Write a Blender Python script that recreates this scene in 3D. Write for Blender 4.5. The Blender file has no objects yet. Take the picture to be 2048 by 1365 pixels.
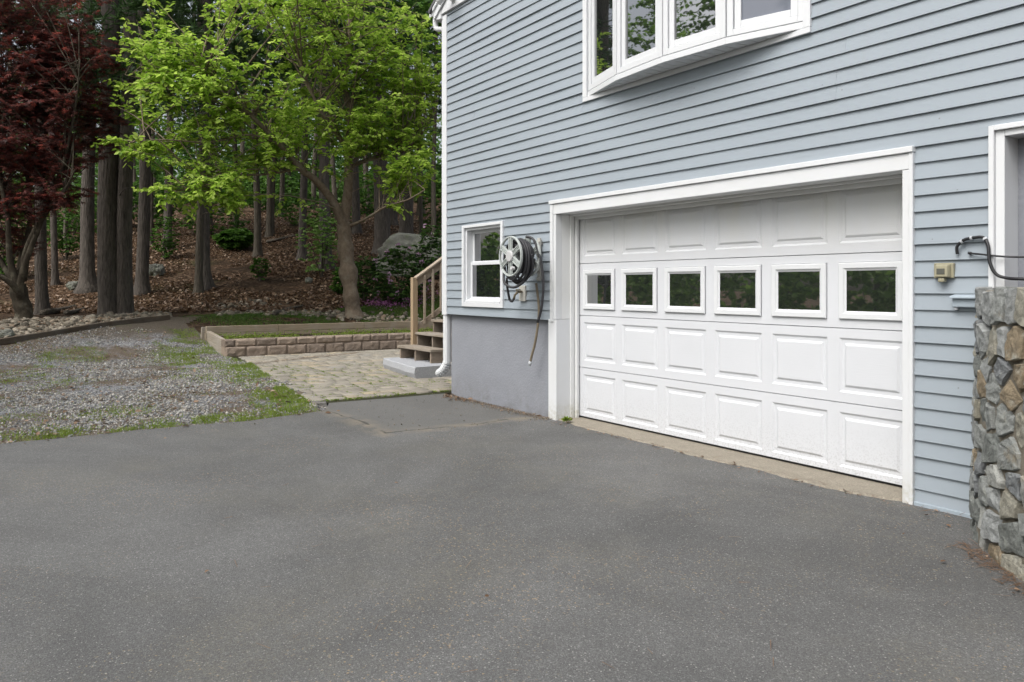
import bpy, bmesh, math, random
import numpy as np
from mathutils import Vector, Matrix, noise as mnoise

rng = np.random.default_rng(7)
random.seed(7)
R = math.radians
scene = bpy.context.scene
COL = scene.collection

# ------------------------------------------------------------------ camera, sky, sun, exposure
F = 1600.0; CX = 1024.0; CY = 573.0
CAM = np.array([0.0, -4.873, 1.367])
ZD = np.array([-.8357, .5492, 0]); XD = np.array([.5492, .8357, 0])
cam_data = bpy.data.cameras.new("camera")
cam = bpy.data.objects.new("camera", cam_data); COL.objects.link(cam)
cam.location = CAM
cam.rotation_euler = (R(90), 0, math.atan2(-ZD[0], ZD[1]))
cam_data.sensor_width = 36.0
cam_data.lens = F / 2048 * 36.0
cam_data.shift_y = -(682.5 - CY) / 2048
cam_data.clip_start = .05; cam_data.clip_end = 2000
scene.camera = cam

SUN_EL, SUN_AZ = R(52), R(172)          # azimuth measured from +y towards +x
world = bpy.data.worlds.new("World"); scene.world = world
world.use_nodes = True
wn = world.node_tree.nodes; wl = world.node_tree.links
bg = wn["Background"]
sky = wn.new("ShaderNodeTexSky"); sky.sky_type = 'NISHITA'; sky.sun_disc = False
sky.sun_elevation = SUN_EL; sky.sun_rotation = SUN_AZ
sky.air_density = 1.0; sky.dust_density = 6.0; sky.ozone_density = 1.0
hs = wn.new("ShaderNodeHueSaturation"); hs.inputs["Saturation"].default_value = .40
wl.new(sky.outputs[0], hs.inputs["Color"]); wl.new(hs.outputs[0], bg.inputs[0])
bg.inputs[1].default_value = .15
sd = bpy.data.lights.new("sun", 'SUN'); sd.energy = 1.5; sd.angle = R(50); sd.color = (1, .995, .985)
sun = bpy.data.objects.new("sun", sd); COL.objects.link(sun)
sdir = Vector((math.sin(SUN_AZ) * math.cos(SUN_EL), math.cos(SUN_AZ) * math.cos(SUN_EL), math.sin(SUN_EL)))
sun.rotation_euler = sdir.to_track_quat('Z', 'Y').to_euler()
scene.view_settings.view_transform = 'Standard'
scene.view_settings.look = 'None'
scene.view_settings.exposure = .52
scene.view_settings.gamma = 1.0
scene.cycles.use_denoising = True
scene.cycles.max_bounces = 7
scene.cycles.diffuse_bounces = 4
scene.cycles.transmission_bounces = 3
scene.cycles.caustics_reflective = False
scene.cycles.caustics_refractive = False
scene.cycles.sample_clamp_indirect = 6

# ------------------------------------------------------------------ helpers
def ray(px, py):
    d = ZD + (px - CX) / F * XD
    return np.array([d[0], d[1], (CY - py) / F])

def at(px, py, Z):
    return CAM + ray(px, py) * Z

def sstep(a, b, x):
    t = np.clip((x - a) / (b - a), 0, 1)
    return t * t * (3 - 2 * t)

def hash2(ix, iy, s=0):
    n = (ix.astype(np.int64) * 374761393 + iy.astype(np.int64) * 668265263 + s * 974711) & 0x7fffffff
    n = ((n ^ (n >> 13)) * 1274126177) & 0x7fffffff
    return ((n ^ (n >> 16)) & 0xffff) / 65535.0

def vnoise(x, y, s=0):
    x = np.asarray(x, float); y = np.asarray(y, float)
    ix = np.floor(x); iy = np.floor(y); fx = x - ix; fy = y - iy
    fx = fx * fx * (3 - 2 * fx); fy = fy * fy * (3 - 2 * fy)
    a = hash2(ix, iy, s); b = hash2(ix + 1, iy, s); c = hash2(ix, iy + 1, s); d = hash2(ix + 1, iy + 1, s)
    return (a * (1 - fx) + b * fx) * (1 - fy) + (c * (1 - fx) + d * fx) * fy

def fbm(x, y, s=0, o=4):
    r = 0; a = .5
    for k in range(o):
        r = r + a * vnoise(np.asarray(x) * 2 ** k, np.asarray(y) * 2 ** k, s + k * 17); a *= .5
    return r

def height(x, y):
    x = np.asarray(x, float); y = np.asarray(y, float)
    u = -x
    h = .62 * sstep(15.4, 19.8, u)
    w = .75 * u + .65 * (y + 4.87)
    s = w - 20.5
    hill = .255 * (np.sqrt(s * s + 2.2) + s) / 2
    hill = 18 * (1 - np.exp(-hill / 18))
    far = sstep(17, 22, w)
    hill = hill + far * .9 * (fbm(x * .16, y * .16, 3) - .47) * sstep(18, 34, w) + far * .12 * (fbm(x * .9, y * .9, 5) - .47)
    return h + hill * sstep(14, 18, w)

def ground_at(px, py):
    d = ray(px, py); s = 6.0
    while s < 140:
        p = CAM + d * s
        if p[2] <= height(p[0], p[1]):
            break
        s += .05
    return np.array([p[0], p[1], float(height(p[0], p[1]))])

def depth_of(p):
    return float((np.asarray(p[:3]) - CAM) @ ZD)

def put(name, me, mat=None, parent=None, loc=None):
    o = bpy.data.objects.new(name, me); COL.objects.link(o)
    if mat is not None:
        for m in (mat if isinstance(mat, (list, tuple)) else [mat]):
            me.materials.append(m)
    if parent is not None:
        o.parent = parent
    if loc is not None:
        o.location = loc
    return o

def tag(o, label=None, cat=None, group=None, kind=None):
    if label: o["label"] = label
    if cat: o["category"] = cat
    if group: o["group"] = group
    if kind: o["kind"] = kind
    return o

def empty(name, loc=(0, 0, 0), label=None, cat=None, group=None, rz=0):
    o = bpy.data.objects.new(name, None); COL.objects.link(o)
    o.empty_display_size = .1
    o.location = loc; o.rotation_euler = (0, 0, rz)
    return tag(o, label, cat, group)

class MB:
    """collects shapes for ONE mesh object"""
    def __init__(s):
        s.v = []; s.f = []; s.m = []; s.cur = 0
    def add(s, vs, fs):
        b = len(s.v); s.v += [tuple(v) for v in vs]
        for f in fs:
            s.f.append(tuple(b + i for i in f)); s.m.append(s.cur)
    def box(s, x0, x1, y0, y1, z0, z1):
        s.add([(x0, y0, z0), (x1, y0, z0), (x1, y1, z0), (x0, y1, z0), (x0, y0, z1), (x1, y0, z1), (x1, y1, z1), (x0, y1, z1)],
              [(3, 2, 1, 0), (4, 5, 6, 7), (0, 1, 5, 4), (1, 2, 6, 5), (2, 3, 7, 6), (3, 0, 4, 7)])
    def hexa(s, a):   # eight corners, bottom ring then top ring
        s.add(a, [(3, 2, 1, 0), (4, 5, 6, 7), (0, 1, 5, 4), (1, 2, 6, 5), (2, 3, 7, 6), (3, 0, 4, 7)])
    def beam(s, p, q, wx, wz, up=(0, 0, 1)):
        p = Vector(p); q = Vector(q); d = (q - p).normalized(); up = Vector(up)
        r = d.cross(up).normalized(); u = r.cross(d)
        c = []
        for e in (p, q):
            for a, b in ((-1, -1), (1, -1), (1, 1), (-1, 1)):
                c.append(e + r * wx / 2 * a + u * wz / 2 * b)
        s.add(c, [(3, 2, 1, 0), (4, 5, 6, 7), (0, 1, 5, 4), (1, 2, 6, 5), (2, 3, 7, 6), (3, 0, 4, 7)])
    def tube(s, pts, rad, seg=8, cap=True, jit=0.0, lobes=None):
        pts = [Vector(p) for p in pts]; n = len(pts)
        if not hasattr(rad, '__len__'): rad = [rad] * n
        base = len(s.v); u = None
        for i, p in enumerate(pts):
            d = (pts[min(i + 1, n - 1)] - pts[max(i - 1, 0)]).normalized()
            if u is None:
                u = d.orthogonal().normalized()
                if abs(d.z) > .7: u = (Vector((1, 0, 0)) - d * d.x).normalized()
            u = (u - d * u.dot(d)).normalized(); w = d.cross(u)
            for k in range(seg):
                a = 2 * math.pi * k / seg; rr = rad[i]
                if lobes: rr *= lobes(i / (n - 1), a)
                if jit: rr *= 1 + jit * (mnoise.noise(p * 2.3 + Vector((math.cos(a), math.sin(a), 0)) * 1.3) )
                s.v.append(tuple(p + (u * math.cos(a) + w * math.sin(a)) * rr))
        for i in range(n - 1):
            for k in range(seg):
                k2 = (k + 1) % seg
                s.f.append((base + i * seg + k, base + i * seg + k2, base + (i + 1) * seg + k2, base + (i + 1) * seg + k)); s.m.append(s.cur)
        if cap:
            s.f.append(tuple(base + k for k in reversed(range(seg)))); s.m.append(s.cur)
            s.f.append(tuple(base + (n - 1) * seg + k for k in range(seg))); s.m.append(s.cur)
    def prism(s, poly, z0, z1):
        n = len(poly)
        s.add([(x, y, z0) for x, y in poly] + [(x, y, z1) for x, y in poly],
              [tuple(reversed(range(n))), tuple(range(n, 2 * n))] + [(i, (i + 1) % n, n + (i + 1) % n, n + i) for i in range(n)])
    def build(s, name, mat, parent=None, smooth=False, bevel=0, loc=None, seg=2):
        me = bpy.data.meshes.new(name); me.from_pydata(s.v, [], s.f)
        mats = mat if isinstance(mat, (list, tuple)) else [mat]
        if any(s.m): me.polygons.foreach_set("material_index", s.m)
        bm = bmesh.new(); bm.from_mesh(me); bmesh.ops.recalc_face_normals(bm, faces=bm.faces); bm.to_mesh(me); bm.free()
        if smooth:
            me.polygons.foreach_set("use_smooth", [True] * len(me.polygons))
        o = put(name, me, mats, parent, loc)
        if bevel:
            b = o.modifiers.new("bevel", 'BEVEL'); b.width = bevel; b.segments = seg; b.limit_method = 'ANGLE'; b.angle_limit = R(40)
        return o

def np_mesh(name, V, polys_flat, sizes, mat, parent=None, smooth=False, loc=None):
    me = bpy.data.meshes.new(name)
    V = np.ascontiguousarray(V, dtype=np.float32)
    me.vertices.add(len(V)); me.vertices.foreach_set("co", V.ravel())
    sizes = np.asarray(sizes, np.int32); flat = np.asarray(polys_flat, np.int32).ravel()
    me.loops.add(len(flat)); me.loops.foreach_set("vertex_index", flat)
    me.polygons.add(len(sizes))
    st = np.zeros(len(sizes), np.int32); st[1:] = np.cumsum(sizes)[:-1]
    me.polygons.foreach_set("loop_start", st)
    if smooth: me.polygons.foreach_set("use_smooth", np.ones(len(sizes), bool))
    me.update(calc_edges=True); me.validate()
    return put(name, me, mat, parent, loc)

def grid_mesh(name, X, Y, Z, mat, keep=None, parent=None, smooth=True):
    n, m = X.shape
    V = np.stack([X, Y, Z], -1).reshape(-1, 3)
    i = np.arange(n - 1)[:, None] * m + np.arange(m - 1)[None]
    q = np.stack([i, i + m, i + m + 1, i + 1], -1).reshape(-1, 4)
    if keep is not None: q = q[keep.ravel()]
    return np_mesh(name, V, q, np.full(len(q), 4), mat, parent, smooth)

def norm(a):
    return a / np.maximum(np.linalg.norm(a, axis=-1, keepdims=True), 1e-9)

LEAF = np.array([[0, 0, 0], [.3, .46, .10], [.68, .38, .08], [1, 0, -.06], [.68, -.38, .08], [.3, -.46, .10]])
def leaves(name, P, A, N, L, W, mat, parent=None, shape='leaf', loc=None):
    """many leaf faces as ONE mesh: P base, A axis, N normal, L length, W width"""
    n = len(P); A = norm(A); N = norm(N - A * (N * A).sum(-1, keepdims=True)); B = np.cross(N, A)
    if shape == 'leaf':
        T = LEAF; faces = [(0, 3, 2, 1), (0, 5, 4, 3)]
    elif shape == 'blade':
        T = np.array([[0, .5, 0], [0, -.5, 0], [1, 0, 0]]); faces = [(0, 1, 2)]
    elif shape == 'needle':
        T = np.array([[0, .5, 0], [0, -.5, 0], [1, -.25, 0], [1, .25, 0]]); faces = [(0, 1, 2, 3)]
    elif shape == 'palm':   # five narrow lobes
        T = [[0, 0, 0]]; faces = []
        for ang, ln in ((-75, .6), (-38, .9), (0, 1), (38, .9), (75, .6)):
            c, s_ = math.cos(R(ang)), math.sin(R(ang)); b = len(T)
            for t, o in ((.5, .13), (1, 0), (.5, -.13)):
                T.append([ln * (t * c - o * s_), ln * (t * s_ + o * c), -.12 * t * t])
            faces.append((0, b + 2, b + 1, b))
        T = np.array(T)
    W = np.asarray(W) * np.ones(n); L = np.asarray(L) * np.ones(n)
    V = P[:, None] + A[:, None] * (T[None, :, 0:1] * L[:, None, None]) + B[:, None] * (T[None, :, 1:2] * W[:, None, None]) + N[:, None] * (T[None, :, 2:3] * L[:, None, None])
    k = len(T); off = np.arange(n)[:, None] * k
    fl = np.concatenate([np.array(f)[None] + off for f in faces], 1)
    sizes = np.tile([len(f) for f in faces], n)
    return np_mesh(name, V.reshape(-1, 3), fl.ravel(), sizes, mat, parent, False, loc)

def smoothpts(p, n=8):
    out = []; p = [Vector(a) for a in p]
    for i in range(len(p) - 1):
        a, b, c, d = p[max(i - 1, 0)], p[i], p[i + 1], p[min(i + 2, len(p) - 1)]
        for k in range(n):
            t = k / n
            out.append(.5 * ((2 * b) + (c - a) * t + (2 * a - 5 * b + 4 * c - d) * t * t + (3 * b - a - 3 * c + d) * t ** 3))
    return out + [p[-1]]

OCT = np.array([[1, 0, 0], [-1, 0, 0], [0, 1, 0], [0, -1, 0], [0, 0, 1], [0, 0, -1]], float)
OCTF = np.array([[0, 2, 4], [2, 1, 4], [1, 3, 4], [3, 0, 4], [2, 0, 5], [1, 2, 5], [3, 1, 5], [0, 3, 5]])
def ico(sub):
    bm = bmesh.new(); bmesh.ops.create_icosphere(bm, subdivisions=sub, radius=1)
    v = np.array([x.co[:] for x in bm.verts]); f = np.array([[q.index for q in p.verts] for p in bm.faces]); bm.free()
    return v, f
def stones(name, P, S, mat, T=OCT, TF=OCTF, flat=.6, jit=.35, parent=None, smooth=False):
    n = len(P); k = len(T)
    a = rng.uniform(0, 6.283, n); c, s_ = np.cos(a), np.sin(a)
    V = T[None] * (1 + rng.normal(0, jit, (n, k, 1)).clip(-.5, .6))
    sc = np.stack([rng.uniform(.75, 1.3, n), rng.uniform(.6, 1.0, n), rng.uniform(flat * .7, flat * 1.2, n)], -1)
    V = V * sc[:, None]
    tilt = rng.normal(0, .3, (n, 2))
    V[..., 2] += V[..., 0] * tilt[:, None, 0] + V[..., 1] * tilt[:, None, 1]
    x = V[..., 0] * c[:, None] - V[..., 1] * s_[:, None]; y = V[..., 0] * s_[:, None] + V[..., 1] * c[:, None]
    V = np.stack([x, y, V[..., 2]], -1) * np.asarray(S)[:, None, None] + P[:, None]
    fl = (TF[None] + np.arange(n)[:, None, None] * k).reshape(-1)
    return np_mesh(name, V.reshape(-1, 3), fl, np.full(n * len(TF), 3), mat, parent, smooth)

# ------------------------------------------------------------------ materials
class NT:
    def __init__(s, name):
        s.m = bpy.data.materials.new(name); s.m.use_nodes = True
        s.n = s.m.node_tree.nodes; s.l = s.m.node_tree.links; s.p = s.n["Principled BSDF"]
        s.out = s.n["Material Output"]; s._co = None
    def co(s):
        if s._co is None: s._co = s.n.new("ShaderNodeTexCoord").outputs["Object"]
        return s._co
    def map(s, sc=(1, 1, 1), rot=(0, 0, 0), src=None):
        m = s.n.new("ShaderNodeMapping"); m.inputs["Scale"].default_value = sc; m.inputs["Rotation"].default_value = rot
        s.l.new(src or s.co(), m.inputs["Vector"]); return m.outputs[0]
    def noise(s, scale, detail=4, rough=.55, vec=None, dist=0):
        t = s.n.new("ShaderNodeTexNoise"); t.inputs["Scale"].default_value = scale; t.inputs["Detail"].default_value = detail
        t.inputs["Roughness"].default_value = rough; t.inputs["Distortion"].default_value = dist
        s.l.new(vec or s.co(), t.inputs["Vector"]); return t.outputs["Fac"]
    def voro(s, scale, out="Color", feat='F1', vec=None, rnd=1):
        t = s.n.new("ShaderNodeTexVoronoi"); t.feature = feat; t.inputs["Scale"].default_value = scale
        t.inputs["Randomness"].default_value = rnd
        s.l.new(vec or s.co(), t.inputs["Vector"]); return t.outputs[out]
    def ramp(s, fac, stops):
        r = s.n.new("ShaderNodeValToRGB"); el = r.color_ramp.elements
        while len(el) < len(stops): el.new(.5)
        for e, (p, c) in zip(el, stops):
            e.position = p; c = (c, c, c) if not hasattr(c, '__len__') else c; e.color = (*c, 1)
        s.l.new(fac, r.inputs[0]); return r.outputs[0]
    def mix(s, fac, a, b, mode='MIX'):
        m = s.n.new("ShaderNodeMix"); m.data_type = 'RGBA'; m.blend_type = mode
        for i, v in ((0, fac), (6, a), (7, b)):
            if isinstance(v, bpy.types.NodeSocket): s.l.new(v, m.inputs[i])
            else: m.inputs[i].default_value = v if i == 0 else (*v, 1)
        return m.outputs[2]
    def math(s, op, a, b=0.0, clamp=False):
        m = s.n.new("ShaderNodeMath"); m.operation = op; m.use_clamp = clamp
        for i, v in ((0, a), (1, b)):
            if isinstance(v, bpy.types.NodeSocket): s.l.new(v, m.inputs[i])
            else: m.inputs[i].default_value = v
        return m.outputs[0]
    def sep(s, src=None):
        m = s.n.new("ShaderNodeSeparateXYZ"); s.l.new(src or s.co(), m.inputs[0]); return m.outputs
    def island(s):
        return s.n.new("ShaderNodeNewGeometry").outputs["Random Per Island"]
    def color(s, v):
        if isinstance(v, bpy.types.NodeSocket): s.l.new(v, s.p.inputs["Base Color"])
        else: s.p.inputs["Base Color"].default_value = (*v, 1)
    def bump(s, h, strength=.3, dist=.01, prev=None):
        b = s.n.new("ShaderNodeBump"); b.inputs["Strength"].default_value = strength; b.inputs["Distance"].default_value = dist
        s.l.new(h, b.inputs["Height"])
        if prev is not None: s.l.new(prev, b.inputs["Normal"])
        s.l.new(b.outputs[0], s.p.inputs["Normal"]); return b.outputs[0]
    def rough(s, v, spec=.5):
        if isinstance(v, bpy.types.NodeSocket): s.l.new(v, s.p.inputs["Roughness"])
        else: s.p.inputs["Roughness"].default_value = v
        s.p.inputs["Specular IOR Level"].default_value = spec
        return s

def simple(name, col, rough=.5, spec=.4, var=.12, scale=6, bump=0, bscale=60, bdist=.004):
    t = NT(name); n = t.noise(scale, 5, .6)
    t.color(t.mix(n, tuple(c * (1 - var) for c in col), tuple(min(1, c * (1 + var)) for c in col)))
    t.rough(rough, spec)
    if bump: t.bump(t.noise(bscale, 4), bump, bdist)
    return t.m

def foliage(name, cols, trans=.45, rough=.45, spec=.35):
    t = NT(name); k = len(cols)
    c = t.ramp(t.island(), [(i / max(1, k - 1), q) for i, q in enumerate(cols)])
    t.color(c); t.rough(rough, spec)
    tr = t.n.new("ShaderNodeBsdfTranslucent"); t.l.new(c, tr.inputs["Color"])
    mx = t.n.new("ShaderNodeMixShader"); mx.inputs[0].default_value = trans
    t.l.new(t.p.outputs[0], mx.inputs[1]); t.l.new(tr.outputs[0], mx.inputs[2]); t.l.new(mx.outputs[0], t.out.inputs[0])
    return t.m

def bark(name, c0, c1, sc=(9, 9, 1.6), strength=.9, dist=.02, mottle=None):
    t = NT(name); v = t.map(sc)
    n = t.noise(1.6, 6, .65, v, .6); r = t.voro(1.8, "Distance", 'F1', v)
    c = t.ramp(n, [(.3, c0), (.7, c1)])
    if mottle: c = t.mix(t.ramp(t.noise(3.5, 5, .6), [(.52, 0.0), (.66, .75)]), c, mottle)
    t.color(c); t.rough(.9, .15)
    t.bump(t.math('ADD', n, r), strength, dist)
    return t.m

def m_siding():
    t = NT("blue_grey_vinyl")
    a = t.noise(.55, 4, .6); g = t.noise(1.0, 4, .7, t.map((3, 3, 90)))
    c = t.mix(a, (.270, .309, .344), (.308, .348, .383))
    st = t.ramp(t.noise(1.0, 5, .7, t.map((5, 5, .5))), [(.55, 0.0), (.8, .25)])
    c = t.mix(st, c, (.29, .31, .33))
    sp = t.ramp(t.voro(7, "Distance"), [(.02, .8), (.045, 0.0)])
    c = t.mix(sp, c, (.16, .16, .15))
    t.color(c); t.rough(.48, .35)
    t.bump(t.math('ADD', t.noise(2.2, 2), t.math('MULTIPLY', g, .12)), .22, .02)
    return t.m

def m_white(name="white_vinyl", base=(.66, .675, .69), dirt=.25, low=.35, rough=.42):
    t = NT(name); n = t.noise(1.3, 6, .65)
    c = t.mix(t.ramp(n, [(.45, 0.0), (.8, dirt)]), base, (.52, .52, .46))
    z = t.sep()[2]
    d = t.math('MULTIPLY', t.ramp(z, [(0.0, 1.0), (.22, 0.0)]), t.ramp(t.noise(26, 6, .75), [(.38, 0.0), (.62, 1.0)]))
    c = t.mix(t.math('MULTIPLY', d, low * 2, True), c, (.42, .40, .30))
    t.color(c); t.rough(rough, .4); t.bump(t.noise(9, 3), .05, .01)
    return t.m

def m_door():
    t = NT("garage_door_paint"); g = t.noise(1.0, 6, .7, t.map((9, 9, 130)))
    z = t.sep()[2]
    c = t.mix(t.noise(2.0, 5, .6), (.575, .59, .615), (.63, .645, .67))
    up = t.math('MULTIPLY', t.ramp(t.math('DIVIDE', z, 2.2), [(.70, 0.0), (.97, .6)]), t.ramp(t.noise(2.4, 6, .7, t.map((1, 1, .35))), [(.35, 0.0), (.65, 1.0)]))
    c = t.mix(up, c, (.60, .585, .51))
    lo = t.math('MULTIPLY', t.ramp(z, [(0.02, 1.0), (.30, .25), (.45, 0.0)]), t.ramp(t.noise(75, 5, .8), [(.50, 0.0), (.60, 1.0)]))
    c = t.mix(t.math('MULTIPLY', lo, .5, True), c, (.30, .30, .31))
    t.color(c); t.rough(.5, .35)
    t.bump(g, .16, .006)
    return t.m

def m_glass(name, base=(.012, .014, .014), rough=.02, ior=4.2):
    t = NT(name); t.color(base); t.rough(rough, .5); t.p.inputs["IOR"].default_value = ior
    t.bump(t.noise(1.1, 2), .02, .05)
    return t.m

def m_asphalt():
    t = NT("worn_asphalt")
    big = t.ramp(t.noise(.55, 6, .62, None, .8), [(.34, 0.0), (.62, 1.0)]); mid = t.noise(1.7, 6, .7)
    cell = t.sep(t.voro(215, "Color"))[0]; cell2 = t.sep(t.voro(125, "Color"))[1]
    c = t.mix(big, (.094, .094, .092), (.146, .146, .143))
    c = t.mix(t.ramp(mid, [(.35, .38), (.65, 0.0)]), c, (.098, .097, .094))
    agg = t.ramp(cell, [(0, .60), (.45, .9), (.80, 1.08), (.94, 1.3), (1, 1.9)])
    c = t.mix(.85, c, agg, 'MULTIPLY')
    chip = t.math('MULTIPLY', t.ramp(cell2, [(.955, 0.0), (.98, .6)]), t.ramp(t.voro(125, 'Distance'), [(.36, 1.0), (.50, 0.0)]))
    c = t.mix(chip, c, (.42, .41, .38))
    tan = t.math('MULTIPLY', t.ramp(t.noise(.8, 5, .7), [(.50, 0.0), (.70, .5)]), t.ramp(cell2, [(.3, .2), (.8, 1.0)]))
    c = t.mix(tan, c, (.165, .155, .125))
    tchip = t.math('MULTIPLY', t.ramp(t.sep(t.voro(130, 'Color'))[0], [(.965, 0.0), (.98, .7)]), t.ramp(t.noise(.9, 4), [(.45, 0.0), (.6, 1.0)]))
    c = t.mix(tchip, c, (.33, .25, .15))
    # the older patch by the corner of the house, and the worn seams round it
    wob = t.n.new("ShaderNodeVectorMath"); wob.operation = 'MULTIPLY_ADD'
    nz = t.n.new("ShaderNodeTexNoise"); nz.inputs["Scale"].default_value = 1.6; nz.inputs["Detail"].default_value = 5; t.l.new(t.co(), nz.inputs["Vector"])
    t.l.new(nz.outputs["Color"], wob.inputs[0]); wob.inputs[1].default_value = (.34, .34, 0); t.l.new(t.co(), wob.inputs[2])
    s = t.sep(wob.outputs[0]); dx = t.math('SUBTRACT', s[0], -6.68); dy = t.math('SUBTRACT', -1.56, s[1])
    d = t.math('MAXIMUM', dx, dy)          # < 0 inside the patch
    c = t.mix(t.ramp(t.math('ADD', d, .5), [(.48, .55), (.51, 0.0)]), c, (.135, .133, .126))
    seam = t.ramp(t.math('ABSOLUTE', t.math('ADD', d, -.02)), [(.0, 1.0), (.05, .55), (.16, 0.0)])
    seam = t.math('MULTIPLY', seam, t.ramp(t.noise(4, 5, .7), [(.36, 0.0), (.6, 1.0)]))
    c = t.mix(t.math('MULTIPLY', seam, .75), c, (.25, .215, .16))
    crack = t.math('MULTIPLY', t.ramp(t.math('ABSOLUTE', d), [(.0, 1.0), (.018, 0.0)]), t.ramp(t.noise(2.3, 3), [(.42, 0.0), (.52, 1.0)]))
    c = t.mix(crack, c, (.03, .03, .028))
    t.color(c); t.rough(.86, .28)
    h = t.math('ADD', t.math('MULTIPLY', t.voro(215, "Distance"), -.8), t.math('MULTIPLY', t.noise(300, 2), .5))
    t.bump(h, .55, .004)
    return t.m

def m_ground():
    t = NT("forest_floor")
    leaf = t.voro(11, "Color", vec=t.map((1, 1, 1), (0, 0, .4))); a = t.sep(leaf)[0]
    c = t.ramp(a, [(0, (.030, .020, .013)), (.4, (.075, .045, .027)), (.75, (.125, .078, .048)), (1, (.20, .14, .095))])
    c = t.mix(t.ramp(t.noise(.6, 5), [(.45, 0.0), (.62, .8)]), c, (.032, .022, .014))
    c = t.mix(t.ramp(t.noise(.35, 5, .6), [(.60, 0.0), (.72, .55)]), c, (.045, .065, .018))
    t.color(c); t.rough(.95, .1)
    t.bump(t.math('ADD', t.voro(11, "Distance"), t.noise(30, 4)), .9, .05)
    return t.m

def m_gravel():
    t = NT("gravel_dirt"); a = t.sep(t.voro(48, "Color"))[0]
    c = t.ramp(a, [(0, (.07, .07, .075)), (.4, (.16, .165, .175)), (.8, (.27, .275, .285)), (1, (.45, .44, .42))])
    d = t.ramp(t.noise(.9, 6, .65), [(.42, 0.0), (.54, .9)])
    c = t.mix(d, c, (.115, .085, .058))
    wx = t.sep()[0]
    c = t.mix(t.ramp(t.math('DIVIDE', t.math('ADD', t.math('SUBTRACT', -17.2, wx), t.math('MULTIPLY', t.noise(1.2, 5, .7), 1.2)), 2.0), [(.35, 0.0), (.75, .9)]), c, (.085, .066, .046))
    g = t.ramp(t.noise(1.1, 6, .7, t.map((1, 1, 1), (0, 0, 1.2))), [(.55, 0.0), (.68, .7)])
    c = t.mix(g, c, (.060, .085, .022))
    t.color(c); t.rough(.9, .25)
    t.bump(t.math('MULTIPLY', t.voro(48, "Distance"), -1), 1, .02)
    return t.m

def m_paver():
    t = NT("sand_paver"); i = t.island()
    c = t.ramp(i, [(0, (.235, .215, .178)), (.4, (.275, .252, .21)), (.75, (.31, .285, .24)), (.9, (.35, .295, .21)), (1, (.27, .26, .235))])
    c = t.mix(t.ramp(t.noise(2.2, 6, .7), [(.42, 0.0), (.68, .5)]), c, (.19, .175, .145))
    c = t.mix(.5, c, t.ramp(t.voro(210, "Color"), [(0, .65), (1, 1.3)]), 'MULTIPLY')
    t.color(c); t.rough(.88, .25); t.bump(t.noise(180, 4), .4, .004)
    return t.m

def m_stucco():
    t = NT("grey_stucco"); n = t.noise(2.0, 6, .65); z = t.sep()[2]
    c = t.mix(n, (.215, .226, .252), (.285, .296, .325))
    d = t.math('MULTIPLY', t.ramp(z, [(0, 1.0), (.35, 0.0)]), t.ramp(t.noise(6, 6, .7), [(.4, 0.0), (.65, 1.0)]))
    c = t.mix(t.math('MULTIPLY', d, .6), c, (.16, .155, .15))
    c = t.mix(t.ramp(t.noise(1.0, 5, .7, t.map((6, 6, .7))), [(.58, 0.0), (.8, .3)]), c, (.34, .35, .38))
    t.color(c); t.rough(.85, .25)
    t.bump(t.math('ADD', t.noise(42, 5, .6), t.noise(7, 3)), .55, .010)
    return t.m

def m_concrete(name, c0, c1, scale=7, bump=.5, isl=False):
    t = NT(name); c = t.mix(t.noise(scale, 6, .7), c0, c1)
    c = t.mix(.55, c, t.ramp(t.voro(150, "Color"), [(0, .6), (.7, 1.05), (1, 1.6)]), 'MULTIPLY')
    if isl: c = t.mix(.8, c, t.ramp(t.island(), [(0, (.72, .70, .68)), (.5, (1.0, .98, .96)), (1, (1.2, 1.16, 1.1))]), 'MULTIPLY')
    t.color(c); t.rough(.9, .2); t.bump(t.noise(60, 6, .7), bump, .01); return t.m

def m_wood(name, c0, c1, axis=(1, 30, 30), grey=None):
    t = NT(name); v = t.map(axis); n = t.noise(1.4, 6, .65, v, 1.2)
    c = t.ramp(n, [(.3, c0), (.7, c1)])
    if grey: c = t.mix(t.ramp(t.noise(2.5, 5, .6), [(.45, 0.0), (.7, .7)]), c, grey)
    t.color(c); t.rough(.82, .25); t.bump(n, .35, .004); return t.m

def m_rock(name, cols, moss=None, scale=7, attr=None):
    t = NT(name)
    if attr:
        a = t.n.new("ShaderNodeAttribute"); a.attribute_name = attr; f = a.outputs["Fac"]
    else: f = t.noise(scale, 6, .65)
    c = t.ramp(f, [(i / (len(cols) - 1), q) for i, q in enumerate(cols)])
    c = t.mix(.8, c, t.ramp(t.noise(22, 6, .75, None, 1.0), [(.25, .45), (.5, 1.0), (.75, 1.65)]), 'MULTIPLY')
    if moss: c = t.mix(t.ramp(t.noise(4, 6, .7), [(.52, 0.0), (.66, .7)]), c, moss)
    t.color(c); t.rough(.85, .3); t.bump(t.noise(35, 6, .7), .8, .012); return t.m

def m_pebble(name, cols, rough=.85):
    t = NT(name); c = t.ramp(t.island(), [(i / (len(cols) - 1), q) for i, q in enumerate(cols)])
    c = t.mix(.5, c, t.ramp(t.noise(40, 4), [(.3, .7), (.7, 1.3)]), 'MULTIPLY')
    t.color(c); t.rough(rough, .3); return t.m

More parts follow.
